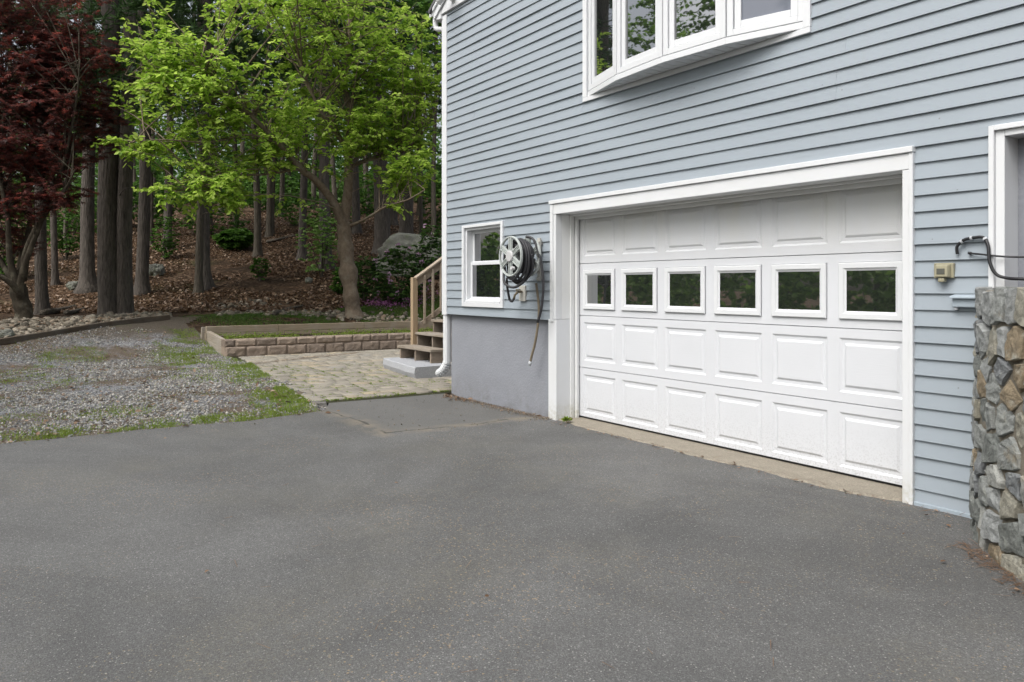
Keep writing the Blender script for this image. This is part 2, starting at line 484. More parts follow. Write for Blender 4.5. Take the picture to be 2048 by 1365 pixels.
M = {}
M['siding'] = m_siding()
M['white'] = m_white()
M['jamb'] = m_white("white_jamb", (.74, .75, .75), .3, .5)
M['door'] = m_door()
M['wframe'] = simple("window_frame_white", (.65, .665, .68), .4, .4, .03)
M['glass_door'] = m_glass("door_glass", (.022, .025, .023), .02, 4.4)
M['glass'] = m_glass("window_glass", (.014, .016, .016), .015, 4.2)
M['glass_shade'] = m_glass("shaded_glass", (.15, .165, .20), .03, 1.5)
M['stucco'] = m_stucco()
M['asphalt'] = m_asphalt()
M['ground'] = m_ground()
M['gravel'] = m_gravel()
M['paver'] = m_paver()
M['sand'] = simple("joint_sand", (.040, .042, .022), .95, .1, .4, 9)
M['apron'] = m_concrete("old_concrete", (.20, .178, .142), (.33, .298, .242), 9, .8)
M['slab'] = m_concrete("grey_painted_concrete", (.33, .34, .36), (.40, .41, .43), 5, .35)
M['block'] = m_concrete("split_face_block", (.215, .175, .142), (.33, .27, .22), 5, 1.0, True)
M['timber'] = m_wood("weathered_timber", (.22, .175, .115), (.38, .31, .22), (18, 1.4, 30), (.36, .32, .26))
M['timber_x'] = m_wood("weathered_timber_end", (.21, .18, .135), (.36, .31, .25), (1.4, 18, 30), (.36, .33, .29))
M['edging'] = m_wood("dark_timber", (.055, .042, .030), (.12, .092, .066), (3, 3, 30), (.12, .11, .095))
M['tread'] = m_wood("grey_deck_board", (.20, .165, .13), (.32, .275, .22), (1.5, 20, 20), (.30, .275, .245))
M['stringer'] = m_wood("deck_stringer", (.20, .155, .115), (.31, .255, .20), (20, 2, 8), (.27, .24, .21))
M['riser'] = m_wood("dark_board", (.10, .08, .06), (.17, .135, .105), (3, 20, 6), (.07, .06, .05))
M['post'] = m_wood("yellow_pine_post", (.28, .205, .13), (.40, .305, .20), (26, 26, 1.2))
M['rail'] = m_wood("railing_wood", (.25, .20, .15), (.39, .325, .25), (20, 3, 8), (.33, .30, .265))
M['black'] = simple("black_plastic", (.018, .018, .020), .45, .4, .2)
M['hose'] = simple("black_rubber_hose", (.032, .032, .036), .5, .4, .2)
M['tanhose'] = simple("tan_hose", (.20, .165, .115), .55, .35, .25)
M['metal'] = simple("galvanised_steel", (.42, .44, .46), .35, .5, .2)
M['reel'] = simple("sage_grey_plastic", (.40, .43, .415), .5, .35, .1)
M['reelcap'] = simple("pale_grey_cap", (.50, .50, .50), .45, .35, .1)
M['bracket'] = simple("beige_bracket", (.46, .45, .41), .5, .35, .12)
M['brass'] = simple("dull_brass", (.16, .13, .08), .4, .5, .25)
M['outlet'] = simple("yellowed_plastic", (.29, .27, .185), .38, .45, .2)
M['outlet_dark'] = simple("smoked_cover", (.10, .10, .085), .25, .5, .2)
M['boxgrey'] = simple("blue_grey_plastic", (.33, .385, .43), .4, .4, .08)
M['lamp'] = simple("lamp_housing", (.62, .62, .60), .45, .4, .1)
M['lens'] = m_glass("lamp_lens", (.16, .16, .15), .2, 1.5)
M['shingle'] = m_concrete("roof_shingle", (.10, .10, .11), (.17, .17, .175))
M['soil'] = simple("dark_soil", (.035, .026, .018), .95, .1, .4, 8, .8, 30, .03)
M['pinebark'] = bark("pine_bark", (.056, .049, .042), (.145, .126, .110), (12, 12, 2.4))
M['farbark'] = bark("grey_bark", (.055, .048, .039), (.138, .120, .094), (12, 12, 2.0))
M['cherrybark'] = bark("cherry_bark", (.115, .088, .064), (.235, .185, .135), (7, 7, 5), .7, .012, (.23, .20, .155))
M['maplebark'] = bark("maple_bark", (.036, .030, .022), (.078, .064, .047), (9, 9, 3), .6, .01, (.17, .155, .115))
M['cherryleaf'] = foliage("cherry_leaf", [(.175, .305, .036), (.295, .455, .055), (.41, .575, .085), (.53, .66, .16)], .6)
M['mapleleaf'] = foliage("red_maple_leaf", [(.078, .042, .040), (.125, .056, .050), (.18, .062, .052), (.31, .070, .052)], .45)
M['needle'] = foliage("pine_needle", [(.026, .056, .020), (.056, .108, .035), (.092, .165, .055)], .3)
M['broad'] = foliage("forest_leaf", [(.042, .102, .020), (.085, .185, .030), (.14, .265, .05)], .5)
M['hedge'] = foliage("bright_leaf", [(.07, .16, .03), (.17, .31, .05), (.30, .46, .10)], .5)
M['rhodo'] = foliage("rhododendron_leaf", [(.035, .085, .024), (.075, .160, .036), (.15, .26, .06)], .25)
M['flower'] = foliage("mauve_flower", [(.62, .36, .55), (.74, .46, .66), (.82, .58, .74)], .4)
M['phlox'] = foliage("magenta_flower", [(.40, .14, .33), (.50, .22, .42)], .4)
M['sapling'] = foliage("pale_sapling_leaf", [(.16, .30, .07), (.27, .43, .11), (.34, .50, .16)], .5)
M['grass'] = foliage("grass_blade", [(.125, .195, .020), (.18, .275, .030), (.235, .33, .045), (.26, .27, .09)], .4)
M['lawn'] = foliage("lawn_blade", [(.045, .105, .016), (.085, .165, .022), (.11, .19, .03)], .4)
M['deadleaf'] = foliage("dead_leaf", [(.070, .042, .024), (.15, .090, .052), (.235, .150, .092), (.36, .26, .18)], .2)
M['pineneedle'] = foliage("fallen_needle", [(.10, .055, .030), (.19, .105, .055), (.16, .11, .07)], .1)
M['pebble'] = m_pebble("grey_gravel", [(.095, .095, .092), (.165, .166, .165), (.225, .228, .228), (.30, .30, .29), (.46, .44, .40), (.25, .215, .165), (.19, .192, .19)])
M['river'] = m_pebble("river_rock", [(.075, .064, .048), (.13, .112, .085), (.20, .172, .132), (.30, .265, .21), (.21, .15, .10)])
M['boulder'] = m_rock("lichen_boulder", [(.085, .088, .075), (.15, .152, .13), (.23, .23, .20)], (.11, .13, .075), 5)
M['wallstone'] = m_rock("field_stone", [(.10, .105, .09), (.15, .155, .14), (.19, .195, .18), (.17, .16, .125), (.15, .155, .165), (.24, .155, .075), (.22, .22, .20)], None, 5, "stone")
M['log'] = bark("dead_wood", (.06, .05, .04), (.16, .14, .115), (3, 12, 12))

# ================================================================== THE HOUSE
house = empty("house", (-3.4, 4, 0), "two storey house with blue grey lap siding, white trim and a garage in its basement", "house")
HL, HR = -8.95, 3.0            # left and right end of the front wall
EAVE = 4.82
def hb(mb, name, mat, **k):    # a part of the house, its vertices given in world coordinates
    p = k.pop('parent', house)
    o = mb.build(name, mat, None, **k)
    o.parent = p; q = p; off = Vector((0, 0, 0))
    while q is not None:
        off += q.location; q = q.parent
    o.location = -off
    return o

HOLES = [(-8.47, -7.57, 1.135, 2.095), (-6.64, -2.82, -1, 2.24), (-6.06, -3.61, 3.20, 4.75), (-2.345, 9, -1, 2.288)]
LAP = .1017; Z0 = 1.018
def siding():
    mb = MB(); k0 = -10
    def face_y(z, zb): return -.019 + .016 * (z - zb) / LAP
    sr = random.Random(3)
    joints = [sorted(sr.uniform(-9, 3) for _ in range(3)) for _ in range(5)]
    for k in range(k0, 80):
        zb = Z0 + LAP * k; zt = zb + LAP
        if zb > 8.6: break
        cuts = sorted({zb, zt} | {h for H in HOLES for h in H[2:] if zb < h < zt})
        for a, b in zip(cuts, cuts[1:]):
            zm = (a + b) / 2
            lo, hi = (-8.90 if zm > Z0 else -2.83), HR
            if zm > EAVE: 
                lo = max(lo, -8.9 + (zm - EAVE) / .62); hi = min(hi, 2.9 - (zm - EAVE) / .62)
            segs = [(lo, hi)]
            for H in HOLES:
                if H[2] < zm < H[3]:
                    n = []
                    for x0, x1 in segs:
                        if H[1] <= x0 or H[0] >= x1: n.append((x0, x1)); continue
                        if H[0] > x0: n.append((x0, H[0]))
                        if H[1] < x1: n.append((H[1], x1))
                    segs = n
            for x0, x1 in segs:
                if x1 - x0 < .01: continue
                cut = [x0] + [c for c in joints[k // 2 % 5] if x0 + .2 < c < x1 - .2] + [x1]
                for q, (xa, xb) in enumerate(zip(cut, cut[1:])):      # lengths lapped over each other, each a touch out of line
                    e = -.0022 * (q % 2); ya, yb = face_y(a, zb) + e, face_y(b, zb) + e; n = max(1, int((xb - xa) / .4))
                    xs = np.linspace(xa, xb, n + 1); wv = .0016 * np.sin(xs * 2.1 + zb * 9) + .0012 * np.sin(xs * 5.3 + zb * 23)
                    for (u0, w0), (u1, w1) in zip(zip(xs, wv), zip(xs[1:], wv[1:])):
                        mb.add([(u0, ya + w0, a), (u1, ya + w1, a), (u1, yb + w1, b), (u0, yb + w0, b)], [(0, 1, 2, 3)])
                        if a == zb: mb.add([(u0, ya + w0, a), (u1, ya + w1, a), (u1, .004, a), (u0, .004, a)], [(3, 2, 1, 0)])
                    if q: mb.add([(xa, ya, a), (xa, ya + .0044, a), (xa, yb + .0044, b), (xa, yb, b)], [(0, 1, 2, 3)])
    me = bpy.data.meshes.new("siding"); me.from_pydata(mb.v, [], mb.f)
    o = put("siding", me, M['siding'], house); o.location = -house.location
siding()
mb = MB()          # wall body behind the cladding, with the openings left free
D = .30
for x0, x1, z0, z1 in [(-8.90, -6.66, Z0, 1.13), (-8.90, -8.475, 1.13, 2.10), (-7.565, -6.66, 1.13, 2.10), (-8.90, -6.66, 2.10, 3.19), (-6.66, -2.345, 2.25, 3.19),
                       (-2.80, -2.35, .0, 2.25), (-2.345, HR, 2.295, 3.19), (-8.90, -6.07, 3.19, EAVE), (-3.60, HR, 3.19, EAVE), (-6.07, -3.60, 4.75, EAVE)]:
    mb.box(x0, x1, .006, D, z0, z1)
mb.box(-8.93, -8.63, D, 9.0, Z0, EAVE)
mb.box(HR - .3, HR, D, 9.0, 0, EAVE)
mb.box(-8.63, HR - .3, 8.7, 9.0, 0, EAVE)
hb(mb, "wall", M['siding'])
mb = MB(); mb.box(-8.886, -6.66, .05, .35, -.3, Z0); mb.box(-8.886, -8.6, .35, 9, -.3, Z0)
hb(mb, "foundation", M['stucco'])
# black sheets whose colour stands in for the unlit rooms behind the glass
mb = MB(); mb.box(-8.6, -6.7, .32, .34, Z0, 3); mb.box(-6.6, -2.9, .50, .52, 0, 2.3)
hb(mb, "dark_room_backing", M['black'])

mb = MB()          # corner board: two leaves
mb.box(-9.006, -8.885, -.026, .0, Z0 - .012, EAVE - .02); mb.box(-9.006, -8.982, .0, .10, Z0 - .012, EAVE - .02)
hb(mb, "corner_board", M['white'], bevel=.004)

# ---- roof, eave, gutter, downspout
SL = .62; FR = -.075           # FR: front of the rake
def zr(x): return EAVE + .10 + (x + 9.16) * SL
xm = -3.0; xe = 3.16
def zr2(x): return zr(xm) - (x - xm) * SL
mb = MB()
for xa, xb, z in ((-9.22, xm, zr), (xm, xe + .06, zr2)):
    mb.hexa([(xa, FR - .03, z(xa)), (xb, FR - .03, z(xb)), (xb, 9.3, z(xb)), (xa, 9.3, z(xa)), (xa, FR - .03, z(xa) + .045), (xb, FR - .03, z(xb) + .045), (xb, 9.3, z(xb) + .045), (xa, 9.3, z(xa) + .045)])
roof = hb(mb, "roof", M['shingle'])
mb = MB()
for xa, xb, z in ((-9.13, xm, zr), (xm, xe, zr2)):
    mb.hexa([(xa, FR, z(xa) - .15), (xb, FR, z(xb) - .15), (xb, FR + .02, z(xb) - .15), (xa, FR + .02, z(xa) - .15),
             (xa, FR, z(xa) - .003), (xb, FR, z(xb) - .003), (xb, FR + .02, z(xb) - .003), (xa, FR + .02, z(xa) - .003)])
    mb.hexa([(xa, FR - .022, z(xa) - .05), (xb, FR - .022, z(xb) - .05), (xb, FR - .001, z(xb) - .05), (xa, FR - .001, z(xa) - .05),
             (xa, FR - .022, z(xa) - .003), (xb, FR - .022, z(xb) - .003), (xb, FR - .001, z(xb) - .003), (xa, FR - .001, z(xa) - .003)])
hb(mb, "rake_board", M['white'], parent=roof, bevel=.003)
mb = MB(); mb.box(-8.98, HR, -.046, .0, EAVE + .0, EAVE + .20)          # frieze under the gable
hb(mb, "frieze_board", M['white'], parent=roof, bevel=.003)
mb = MB()          # boxed return closing the eave
mb.add([(-9.13, FR + .022, EAVE - .035), (-8.985, FR + .022, EAVE - .055), (-8.985, FR + .022, EAVE + .12), (-9.13, FR + .022, EAVE + .07),
        (-9.13, .02, EAVE - .035), (-8.985, .02, EAVE - .055), (-8.985, .02, EAVE + .12), (-9.13, .02, EAVE + .07)],
       [(0, 1, 2, 3), (7, 6, 5, 4), (0, 4, 5, 1), (1, 5, 6, 2), (3, 2, 6, 7), (0, 3, 7, 4)])
mb.box(-9.13, -8.94, .021, 9.2, EAVE - .035, EAVE - .022)
hb(mb, "soffit", M['white'], parent=roof, bevel=.003)
mb = MB(); mb.box(-9.155, -9.132, FR + .01, 9.2, EAVE - .045, EAVE + .09)
hb(mb, "fascia", M['white'], parent=roof)
mb = MB()          # K-style gutter along the eave
prof = [(-9.157, .115), (-9.157, .03), (-9.22, .03), (-9.24, .06), (-9.262, .085), (-9.262, .12), (-9.25, .12), (-9.235, .07), (-9.17, .045), (-9.165, .115)]
n = len(prof)
mb.add([(x, FR + .01, EAVE + z) for x, z in prof] + [(x, 9.2, EAVE + z) for x, z in prof],
       [tuple(range(n)), tuple(reversed(range(n, 2 * n)))] + [(i, (i + 1) % n, n + (i + 1) % n, n + i) for i in range(n)])
mb.box(-9.262, -9.157, FR + .006, FR + .0095, EAVE + .03, EAVE + .12)
hb(mb, "gutter", M['white'])
mb = MB()          # downspout: two elbows at the top, one kicked out at the foot
pts = [(-9.205, -.01, EAVE + .04), (-9.205, -.01, EAVE - .06), (-9.18, .0, EAVE - .125), (-9.08, .035, EAVE - .15), (-9.03, .045, EAVE - .19), (-9.02, .045, EAVE - .4)]
mb.tube(smoothpts(pts, 3), .034, 12)
mb.tube([(-8.965, .03, 1.06), (-8.965, .03, .40)], .05, 12, lobes=lambda t, a: 1.0 / max(abs(math.cos(a)), abs(math.sin(a))) ** .75 * .92)
mb.box(-9.05, -8.97, .02, .1, .9, EAVE - .35)
for i in range(7):
    a0 = i / 6 * R(62)
    mb.tube([(-8.965 - .16 * (1 - math.cos(a0)) , .03 - .01 * i, .40 - .16 * math.sin(a0)), (-8.965 - .16 * (1 - math.cos(a0 + .17)), .03 - .01 * i - .008, .40 - .16 * math.sin(a0 + .17))], [.056, .050], 12,
            lobes=lambda t, a: 1.0 / max(abs(math.cos(a)), abs(math.sin(a))) ** .7 * .95)
hb(mb, "downspout", M['white'], smooth=False, bevel=.002)

# ---- garage opening
mb = MB()          # cased head and jambs
mb.box(-6.604, -2.832, -.030, .05, 2.102, 2.205)                      # head face
mb.box(-6.604, -6.562, -.028, .05, 1.03, 2.1)                         # left jamb face above the foundation line
mb.box(-6.700, -6.562, -.022, .20, -.01, 1.028)                       # wider lower left post
mb.box(-2.876, -2.832, -.028, .05, -.012, 2.1)
mb.box(-6.665, -2.80, -.046, .0, 2.207, 2.245)                        # nosing over the head
mb.box(-6.655, -6.606, -.036, .0, Z0 - .015, 2.206)                   # channel beside each jamb
mb.box(-2.830, -2.803, -.036, .0, -.012, 2.206)
casing = hb(mb, "garage_casing", M['white'], bevel=.004)
mb = MB()          # reveals
mb.box(-6.70, -6.5605, .051, .30, -.01, 2.25) if False else None
mb.box(-6.62, -6.561, .2005, .30, -.01, 2.10); mb.box(-6.62, -6.563, .051, .2, 1.03, 2.10); mb.box(-2.876, -2.80, .051, .30, -.01, 2.10)
mb.box(-6.62, -2.80, .051, .30, 2.104, 2.24)
for y0, y1, t in ((.15, .195, .016), (.205, .236, .045)):              # stop mouldings, then the weather strip
    mb.box(-6.5605, -6.5605 + t, y0, y1, .0, 2.10); mb.box(-2.877 - t, -2.8765, y0, y1, .0, 2.10); mb.box(-6.56 + t, -2.878 - t, y0, y1, 2.103 - t * 1.1, 2.103)
hb(mb, "garage_jamb", M['jamb'], bevel=.003)

# door leaf with pressed panels
SEC = .5333; C0 = -6.453; PITCH = .588; PW = .490
def door_leaf():
    mb = MB(); y = .25; XL, XR = -6.60, -2.84
    def ring(x0, x1, z0, z1, ins):
        out = []
        for d, dy in ins:
            out += [(x0 + d, y + dy, z0 + d), (x1 - d, y + dy, z0 + d), (x1 - d, y + dy, z1 - d), (x0 + d, y + dy, z1 - d)]
        n = len(ins)
        fs = [(4 * i + j, 4 * i + (j + 1) % 4, 4 * i + 4 + (j + 1) % 4, 4 * i + 4 + j) for i in range(n - 1) for j in range(4)]
        return out, fs
    for s in range(4):
        zb = SEC * s + .004 if s else .034; zt = SEC * (s + 1) - .003
        pz = (SEC * s + .075, SEC * s + .465) if s != 2 else (1.130, 1.538)
        xs = [XL]
        for i in range(6): xs += [C0 + PITCH * i, C0 + PITCH * i + PW]
        xs.append(XR); zs = [zb, pz[0], pz[1], zt]
        for i in range(len(xs) - 1):
            for j in range(3):
                if j == 1 and i % 2 == 1:
                    x0, x1 = xs[i], xs[i + 1]
                    if s == 2:
                        v, f = ring(x0, x1, pz[0], pz[1], [(0, 0), (.004, .016)]); mb.add(v, f + [(4, 5, 6, 7)])
                    else:
                        v, f = ring(x0, x1, pz[0], pz[1], [(0, 0), (.004, .003), (.015, .010), (.038, .010), (.052, .0015), (.056, .0)])
                        mb.add(v, f + [(20, 21, 22, 23)])
                else:
                    mb.add([(xs[i], y, zs[j]), (xs[i + 1], y, zs[j]), (xs[i + 1], y, zs[j + 1]), (xs[i], y, zs[j + 1])], [(0, 1, 2, 3)])
        # rolled edges between sections
        mb.add([(XL, y, zb), (XR, y, zb), (XR, y + .018, zb - .003), (XL, y + .018, zb - .003)], [(3, 2, 1, 0)])
        mb.add([(XL, y, zt), (XR, y, zt), (XR, y + .018, zt + .003), (XL, y + .018, zt + .003)], [(0, 1, 2, 3)])
    me = bpy.data.meshes.new("garage_door"); me.from_pydata(mb.v, [], mb.f); me.update()
    o = put("garage_door", me, M['door'], house); o.location = -house.location
    return o
door = door_leaf()
for i in range(6):
    x0 = C0 + PITCH * i + .003; x1 = x0 + PW - .006; z0, z1 = 1.133, 1.535
    mb = MB()
    rings = [(0, .248), (0, .237), (.006, .232), (.038, .232), (.046, .240), (.058, .246)]
    vs = []
    for d, yy in rings: vs += [(x0 + d, yy, z0 + d), (x1 - d, yy, z0 + d), (x1 - d, yy, z1 - d), (x0 + d, yy, z1 - d)]
    mb.add(vs, [(4 * a + j, 4 * a + (j + 1) % 4, 4 * a + 4 + (j + 1) % 4, 4 * a + 4 + j) for a in range(5) for j in range(4)])
    hb(mb, "window_frame", M['wframe'], parent=door)
    mb = MB(); mb.box(x0 + .052, x1 - .052, .2475, .252, z0 + .052, z1 - .052)
    hb(mb, "pane", M['glass_door'], parent=door)
mb = MB(); mb.box(-6.56, -2.88, .268, .290, .0145, .040)
hb(mb, "bottom_seal", M['black'], parent=door, bevel=.004)

# ---- basement window (double hung)
def rect_frame(mb, x0, x1, z0, z1, w, ya, yb, wb=None, wt=None):
    wb = wb or w; wt = wt or w
    mb.box(x0, x0 + w, ya, yb, z0, z1); mb.box(x1 - w, x1, ya, yb, z0, z1)
    mb.box(x0 + w, x1 - w, ya, yb, z0, z0 + wb); mb.box(x0 + w, x1 - w, ya, yb, z1 - wt, z1)
mb = MB(); rect_frame(mb, -8.482, -7.558, 1.122, 2.104, .050, -.035, .10, .050, .035)
rect_frame(mb, -8.431, -7.609, 1.173, 2.068, .028, -.006, .10)
mb.hexa([(-8.40, -.030, 1.173), (-7.64, -.030, 1.173), (-7.64, .09, 1.173), (-8.40, .09, 1.173), (-8.40, -.030, 1.195), (-7.64, -.030, 1.195), (-7.64, .09, 1.235), (-8.40, .09, 1.235)])
win = hb(mb, "window", M['wframe'], bevel=.003)
for z0, z1, y in ((1.63, 2.04, .075), (1.20, 1.66, .045)):
    mb = MB(); rect_frame(mb, -8.402, -7.638, z0, z1, .040, y, y + .028); hb(mb, "sash", M['wframe'], parent=win, bevel=.003)
    mb = MB(); mb.box(-8.362, -7.678, y + .012, y + .016, z0 + .04, z1 - .04); hb(mb, "pane", M['glass'], parent=win)

# ---- bow window
BP = [(-6.07, -.004), (-5.449, -.180), (-4.807, -.238), (-4.175, -.189), (-3.603, -.010)]
BZ, BT = 3.25, 4.58
mb = MB()
def band(z0, z1, o0, o1):     # strip following the bow between two offsets
    for (xa, ya), (xb, yb) in zip(BP, BP[1:]):
        mb.hexa([(xa, ya - o1, z0), (xb, yb - o1, z0), (xb, yb - o0, z0), (xa, ya - o0, z0), (xa, ya - o1, z1), (xb, yb - o1, z1), (xb, yb - o0, z1), (xa, ya - o0, z1)])
band(3.200, 3.249, -.03, .006); band(BT, BT + .18, -.05, .010)
mb.box(-6.122, -3.552, -.032, .0, 3.155, 3.196); mb.box(-6.122, -6.062, -.032, .0, 3.197, 4.77); mb.box(-3.612, -3.552, -.032, .0, 3.197, 4.77)
bay = hb(mb, "bow_window", M['white'], bevel=.003)
mb = MB()
poly = [(x, y + .02) for x, y in BP] + [(-3.62, .25), (-6.05, .25)]
mb.prism(poly, 3.205, 3.225)
x = -6.0
while x < -3.66:              # narrow soffit boards
    yf = np.interp(x, [p[0] for p in BP], [p[1] for p in BP]) + .012
    if yf < -.012: mb.box(x, x + .088, yf + .012, -.002, 3.1985, 3.2045)
    x += .1
hb(mb, "bow_soffit", M['white'], parent=bay)
mb = MB(); mb.prism(poly, BT + .05, BT + .07); hb(mb, "head_board", M['white'], parent=bay)
for i in range(4):
    a = Vector((*BP[i], 0)); b = Vector((*BP[i + 1], 0)); d = (b - a).normalized(); L = (b - a).length
    nrm = Vector((d.y, -d.x, 0))
    def P(s, o, z): v = a + d * s + nrm * o; return (v.x, v.y, z)
    def slab(mb, s0, s1, z0, z1, o0, o1):
        mb.hexa([P(s0, o1, z0), P(s1, o1, z0), P(s1, o0, z0), P(s0, o0, z0), P(s0, o1, z1), P(s1, o1, z1), P(s1, o0, z1), P(s0, o0, z1)])
    mb = MB()
    for w, o0, o1, e in ((.048, -.06, .0, .007), (.052, -.05, -.014, .060)):
        slab(mb, e, e + w, BZ + e, BT - e, o0, o1); slab(mb, L - e - w, L - e, BZ + e, BT - e, o0, o1)
        slab(mb, e + w, L - e - w, BZ + e, BZ + e + w, o0, o1); slab(mb, e + w, L - e - w, BT - e - w, BT - e, o0, o1)
    hb(mb, "sash", M['wframe'], parent=bay, bevel=.003)
    mb = MB(); slab(mb, .10, L - .10, BZ + .10, BT - .10, -.036, -.030)
    hb(mb, "pane", M['glass_shade'] if i == 3 else M['glass'], parent=bay)
mb = MB(); mb.box(-6.05, -3.62, .27, .29, 3.2, 4.75); hb(mb, "dark_room_backing", M['black'])  # black sheet standing in for the darkness of the room inside

# ---- cased recess beside the stone wall
mb = MB()
mb.box(-2.352, -2.322, -.036, .0, .9, 2.292); mb.box(-2.322, HR, -.036, .0, 2.262, 2.292)
mb.box(-2.3215, -2.272, -.016, .30, 1.0, 2.261); mb.box(-2.271, HR, -.016, .30, 2.225, 2.261)
hb(mb, "recess_casing", M['white'], bevel=.003)
mb = MB(); mb.box(-2.2715, HR, .14, .32, .2, 2.225)
hb(mb, "recess_wall", M['stucco'])
mb = MB(); mb.box(-2.80, -2.36, -.030, .0, -.02, .022)
hb(mb, "starter_strip", M['boxgrey'], bevel=.003)

# ================================================================== GROUND
def axis(parts):
    return np.concatenate([np.arange(a, b, s) for a, b, s in parts])
gx = axis([(-160, -70, 6), (-70, -44, 1), (-44, -14.4, .25), (-14.4, 0, 1.2), (0, 80, 8)])
gy = axis([(-90, -30, 6), (-30, -10, 1), (-10, 22, .25), (22, 60, 1.0), (60, 140, 8)])
X, Y = np.meshgrid(gx, gy, indexing='ij')
Z = height(X, Y) - .03 * (1 - sstep(15.6, 16.4, -X)) - .05 * ((X > -15.2) & (Y > -8))
Z = Z + .03 * (fbm(X * 2, Y * 2, 9) - .47) * sstep(18, 21, -X) - .07 * ((Y < -1.3) & (X > -17.2) | (Y < -1.6) & (X > -19.2) & (Y > -3.0))
tag(grid_mesh("ground", X, Y, Z, M['ground']), kind='structure')

def patio_edge(x): return -1.72 + (x + 9.1) * (-.14)       # the y of the patio's left border
def drive_left(y):
    y = np.asarray(y, float)
    e = np.interp(y, [-30, -6, -4.7, -3.8, -2.7, -2.0, -1.75, -1.62, -1.5, .4, 5], [-7.4, -8.0, -8.27, -8.33, -8.30, -8.45, -8.55, -8.85, -9.10, -9.26, -9.3])
    return e + .10 * (fbm(y * 1.7, y * 0 + 3, 21) - .47) + .05 * (fbm(y * 6, y * 0 + 8, 22) - .47)
ys = axis([(-34, -10, 1), (-10, -6, .3), (-6, .06, .06)])
xl = drive_left(ys); us = np.linspace(0, 1, 130) ** 1.25
X = xl[:, None] + us[None] * (10 - xl[:, None]); Y = ys[:, None] + 0 * us[None]
Z = .012 * (fbm(X * .5, Y * .5, 31) - .47) * sstep(0, .8, -Y) + .004 * (fbm(X * 3, Y * 3, 32) - .47)
Z = Z * sstep(.05, .5, -Y + .1) + .0
Z[:, 0] = -.05
tag(grid_mesh("driveway", X, Y, Z, M['asphalt']), kind='structure')

# worn concrete sill under the garage door
xs = np.arange(-6.56, -2.855, .03)
front = -np.interp(xs, [-6.56, -6.4, -6.2, -5.1, -4.45, -4.06, -3.6, -3.17, -2.86], [.005, .02, .05, .10, .14, .08, .10, .13, .02]) - .07 * (fbm(xs * 4, xs * 0, 41) - .47) - .05 * (fbm(xs * 14, xs * 0, 43) - .47)
mb = MB()
for i in range(len(xs) - 1):
    a, b = front[i], front[i + 1]
    mb.add([(xs[i], a, -.01), (xs[i + 1], b, -.01), (xs[i + 1], b + .02, .011), (xs[i], a + .02, .011), (xs[i + 1], .34, .014), (xs[i], .34, .014)], [(0, 1, 2, 3), (3, 2, 4, 5)])
tag(mb.build("garage_apron", M['apron']), kind='structure')

# gravel yard
poly = np.array([(-7.9, -30), (-8.2, -5), (-8.25, -1.75), (-9.0, -1.60), (-13.9, -1.0), (-15.6, -1.0), (-17.35, -1.02), (-18.6, -1.2), (-19.9, -.4), (-19.6, -1.7), (-18.4, -3.2), (-17.45, -4.55), (-16.9, -6), (-15.5, -9), (-14, -30)])
def inside(x, y, poly=poly):
    r = np.zeros(np.shape(x), bool); n = len(poly)
    for i in range(n):
        x0, y0 = poly[i]; x1, y1 = poly[(i + 1) % n]
        c = ((y0 > y) != (y1 > y)) & (x < (x1 - x0) * (y - y0) / (y1 - y0 + 1e-12) + x0)
        r ^= c
    return r
gx = np.arange(-20.5, -7.7, .06); gy = np.arange(-14, 0, .1)
X, Y = np.meshgrid(gx, gy, indexing='ij')
def gz(x, y): return height(x, y) + .05 * (fbm(x * 1.1, y * 1.1, 51) - .47) * sstep(8.5, 9.6, -np.asarray(x)) + .012 - .020 * sstep(.30, .0, drive_left(y) - x)
Z = gz(X, Y)
tag(grid_mesh("gravel_yard", X, Y, Z, M['gravel'], inside((X[:-1, :-1] + X[1:, 1:]) / 2, (Y[:-1, :-1] + Y[1:, 1:]) / 2) & (X[:-1, :-1] < drive_left(Y[:-1, :-1]) + .06 + .2 * (Y[:-1, :-1] > -2.0))), kind='structure')

# patio
tag(grid_mesh("patio_bed", *[np.array(a, float) for a in (([-15.75, -15.75], [-9.0, -9.0]), ([-1.1, 9], [-1.7, 9]), ([.002, .002], [.002, .002]))], M['sand']), kind='structure')
PV = []; 
x = -9.14
gaps = []
while x > -15.66:
    w = .205; y = patio_edge(x) + random.uniform(-.04, .03)
    ymax = 4.8
    while y < ymax:
        L = random.choice((.17, .25, .25, .33)); x0, x1 = x - w + .009, x - .009; y0, y1 = y + .009, y + L - .009
        if not (x1 > -8.9 and y1 > 0):
            d = .006; zt = .022 + random.uniform(-.003, .003); tl = random.uniform(-.002, .002); sk = [random.uniform(-.0015, .0015) for _ in range(4)]
            PV.append([(x0 + sk[0], y0, -.03), (x1, y0 + sk[1], -.03), (x1 + sk[2], y1, -.03), (x0, y1 + sk[3], -.03),
                       (x0 + sk[0], y0, zt - .005), (x1, y0 + sk[1], zt - .005 + tl), (x1 + sk[2], y1, zt - .005 + tl), (x0, y1 + sk[3], zt - .005),
                       (x0 + d + sk[0], y0 + d, zt), (x1 - d, y0 + d + sk[1], zt + tl), (x1 - d + sk[2], y1 - d, zt + tl), (x0 + d, y1 - d + sk[3], zt)])
            gaps.append((x, y0, x1 - x0, y1 - y0))
        y += L
    x -= w
V = np.array(PV); n = len(V)
Fp = np.array([(0, 1, 5, 4), (1, 2, 6, 5), (2, 3, 7, 6), (3, 0, 4, 7), (4, 5, 9, 8), (5, 6, 10, 9), (6, 7, 11, 10), (7, 4, 8, 11), (8, 9, 10, 11)])
tag(np_mesh("patio", V.reshape(-1, 3), (Fp[None] + np.arange(n)[:, None, None] * 12).ravel(), np.full(n * 9, 4), M['paver']), kind='structure')

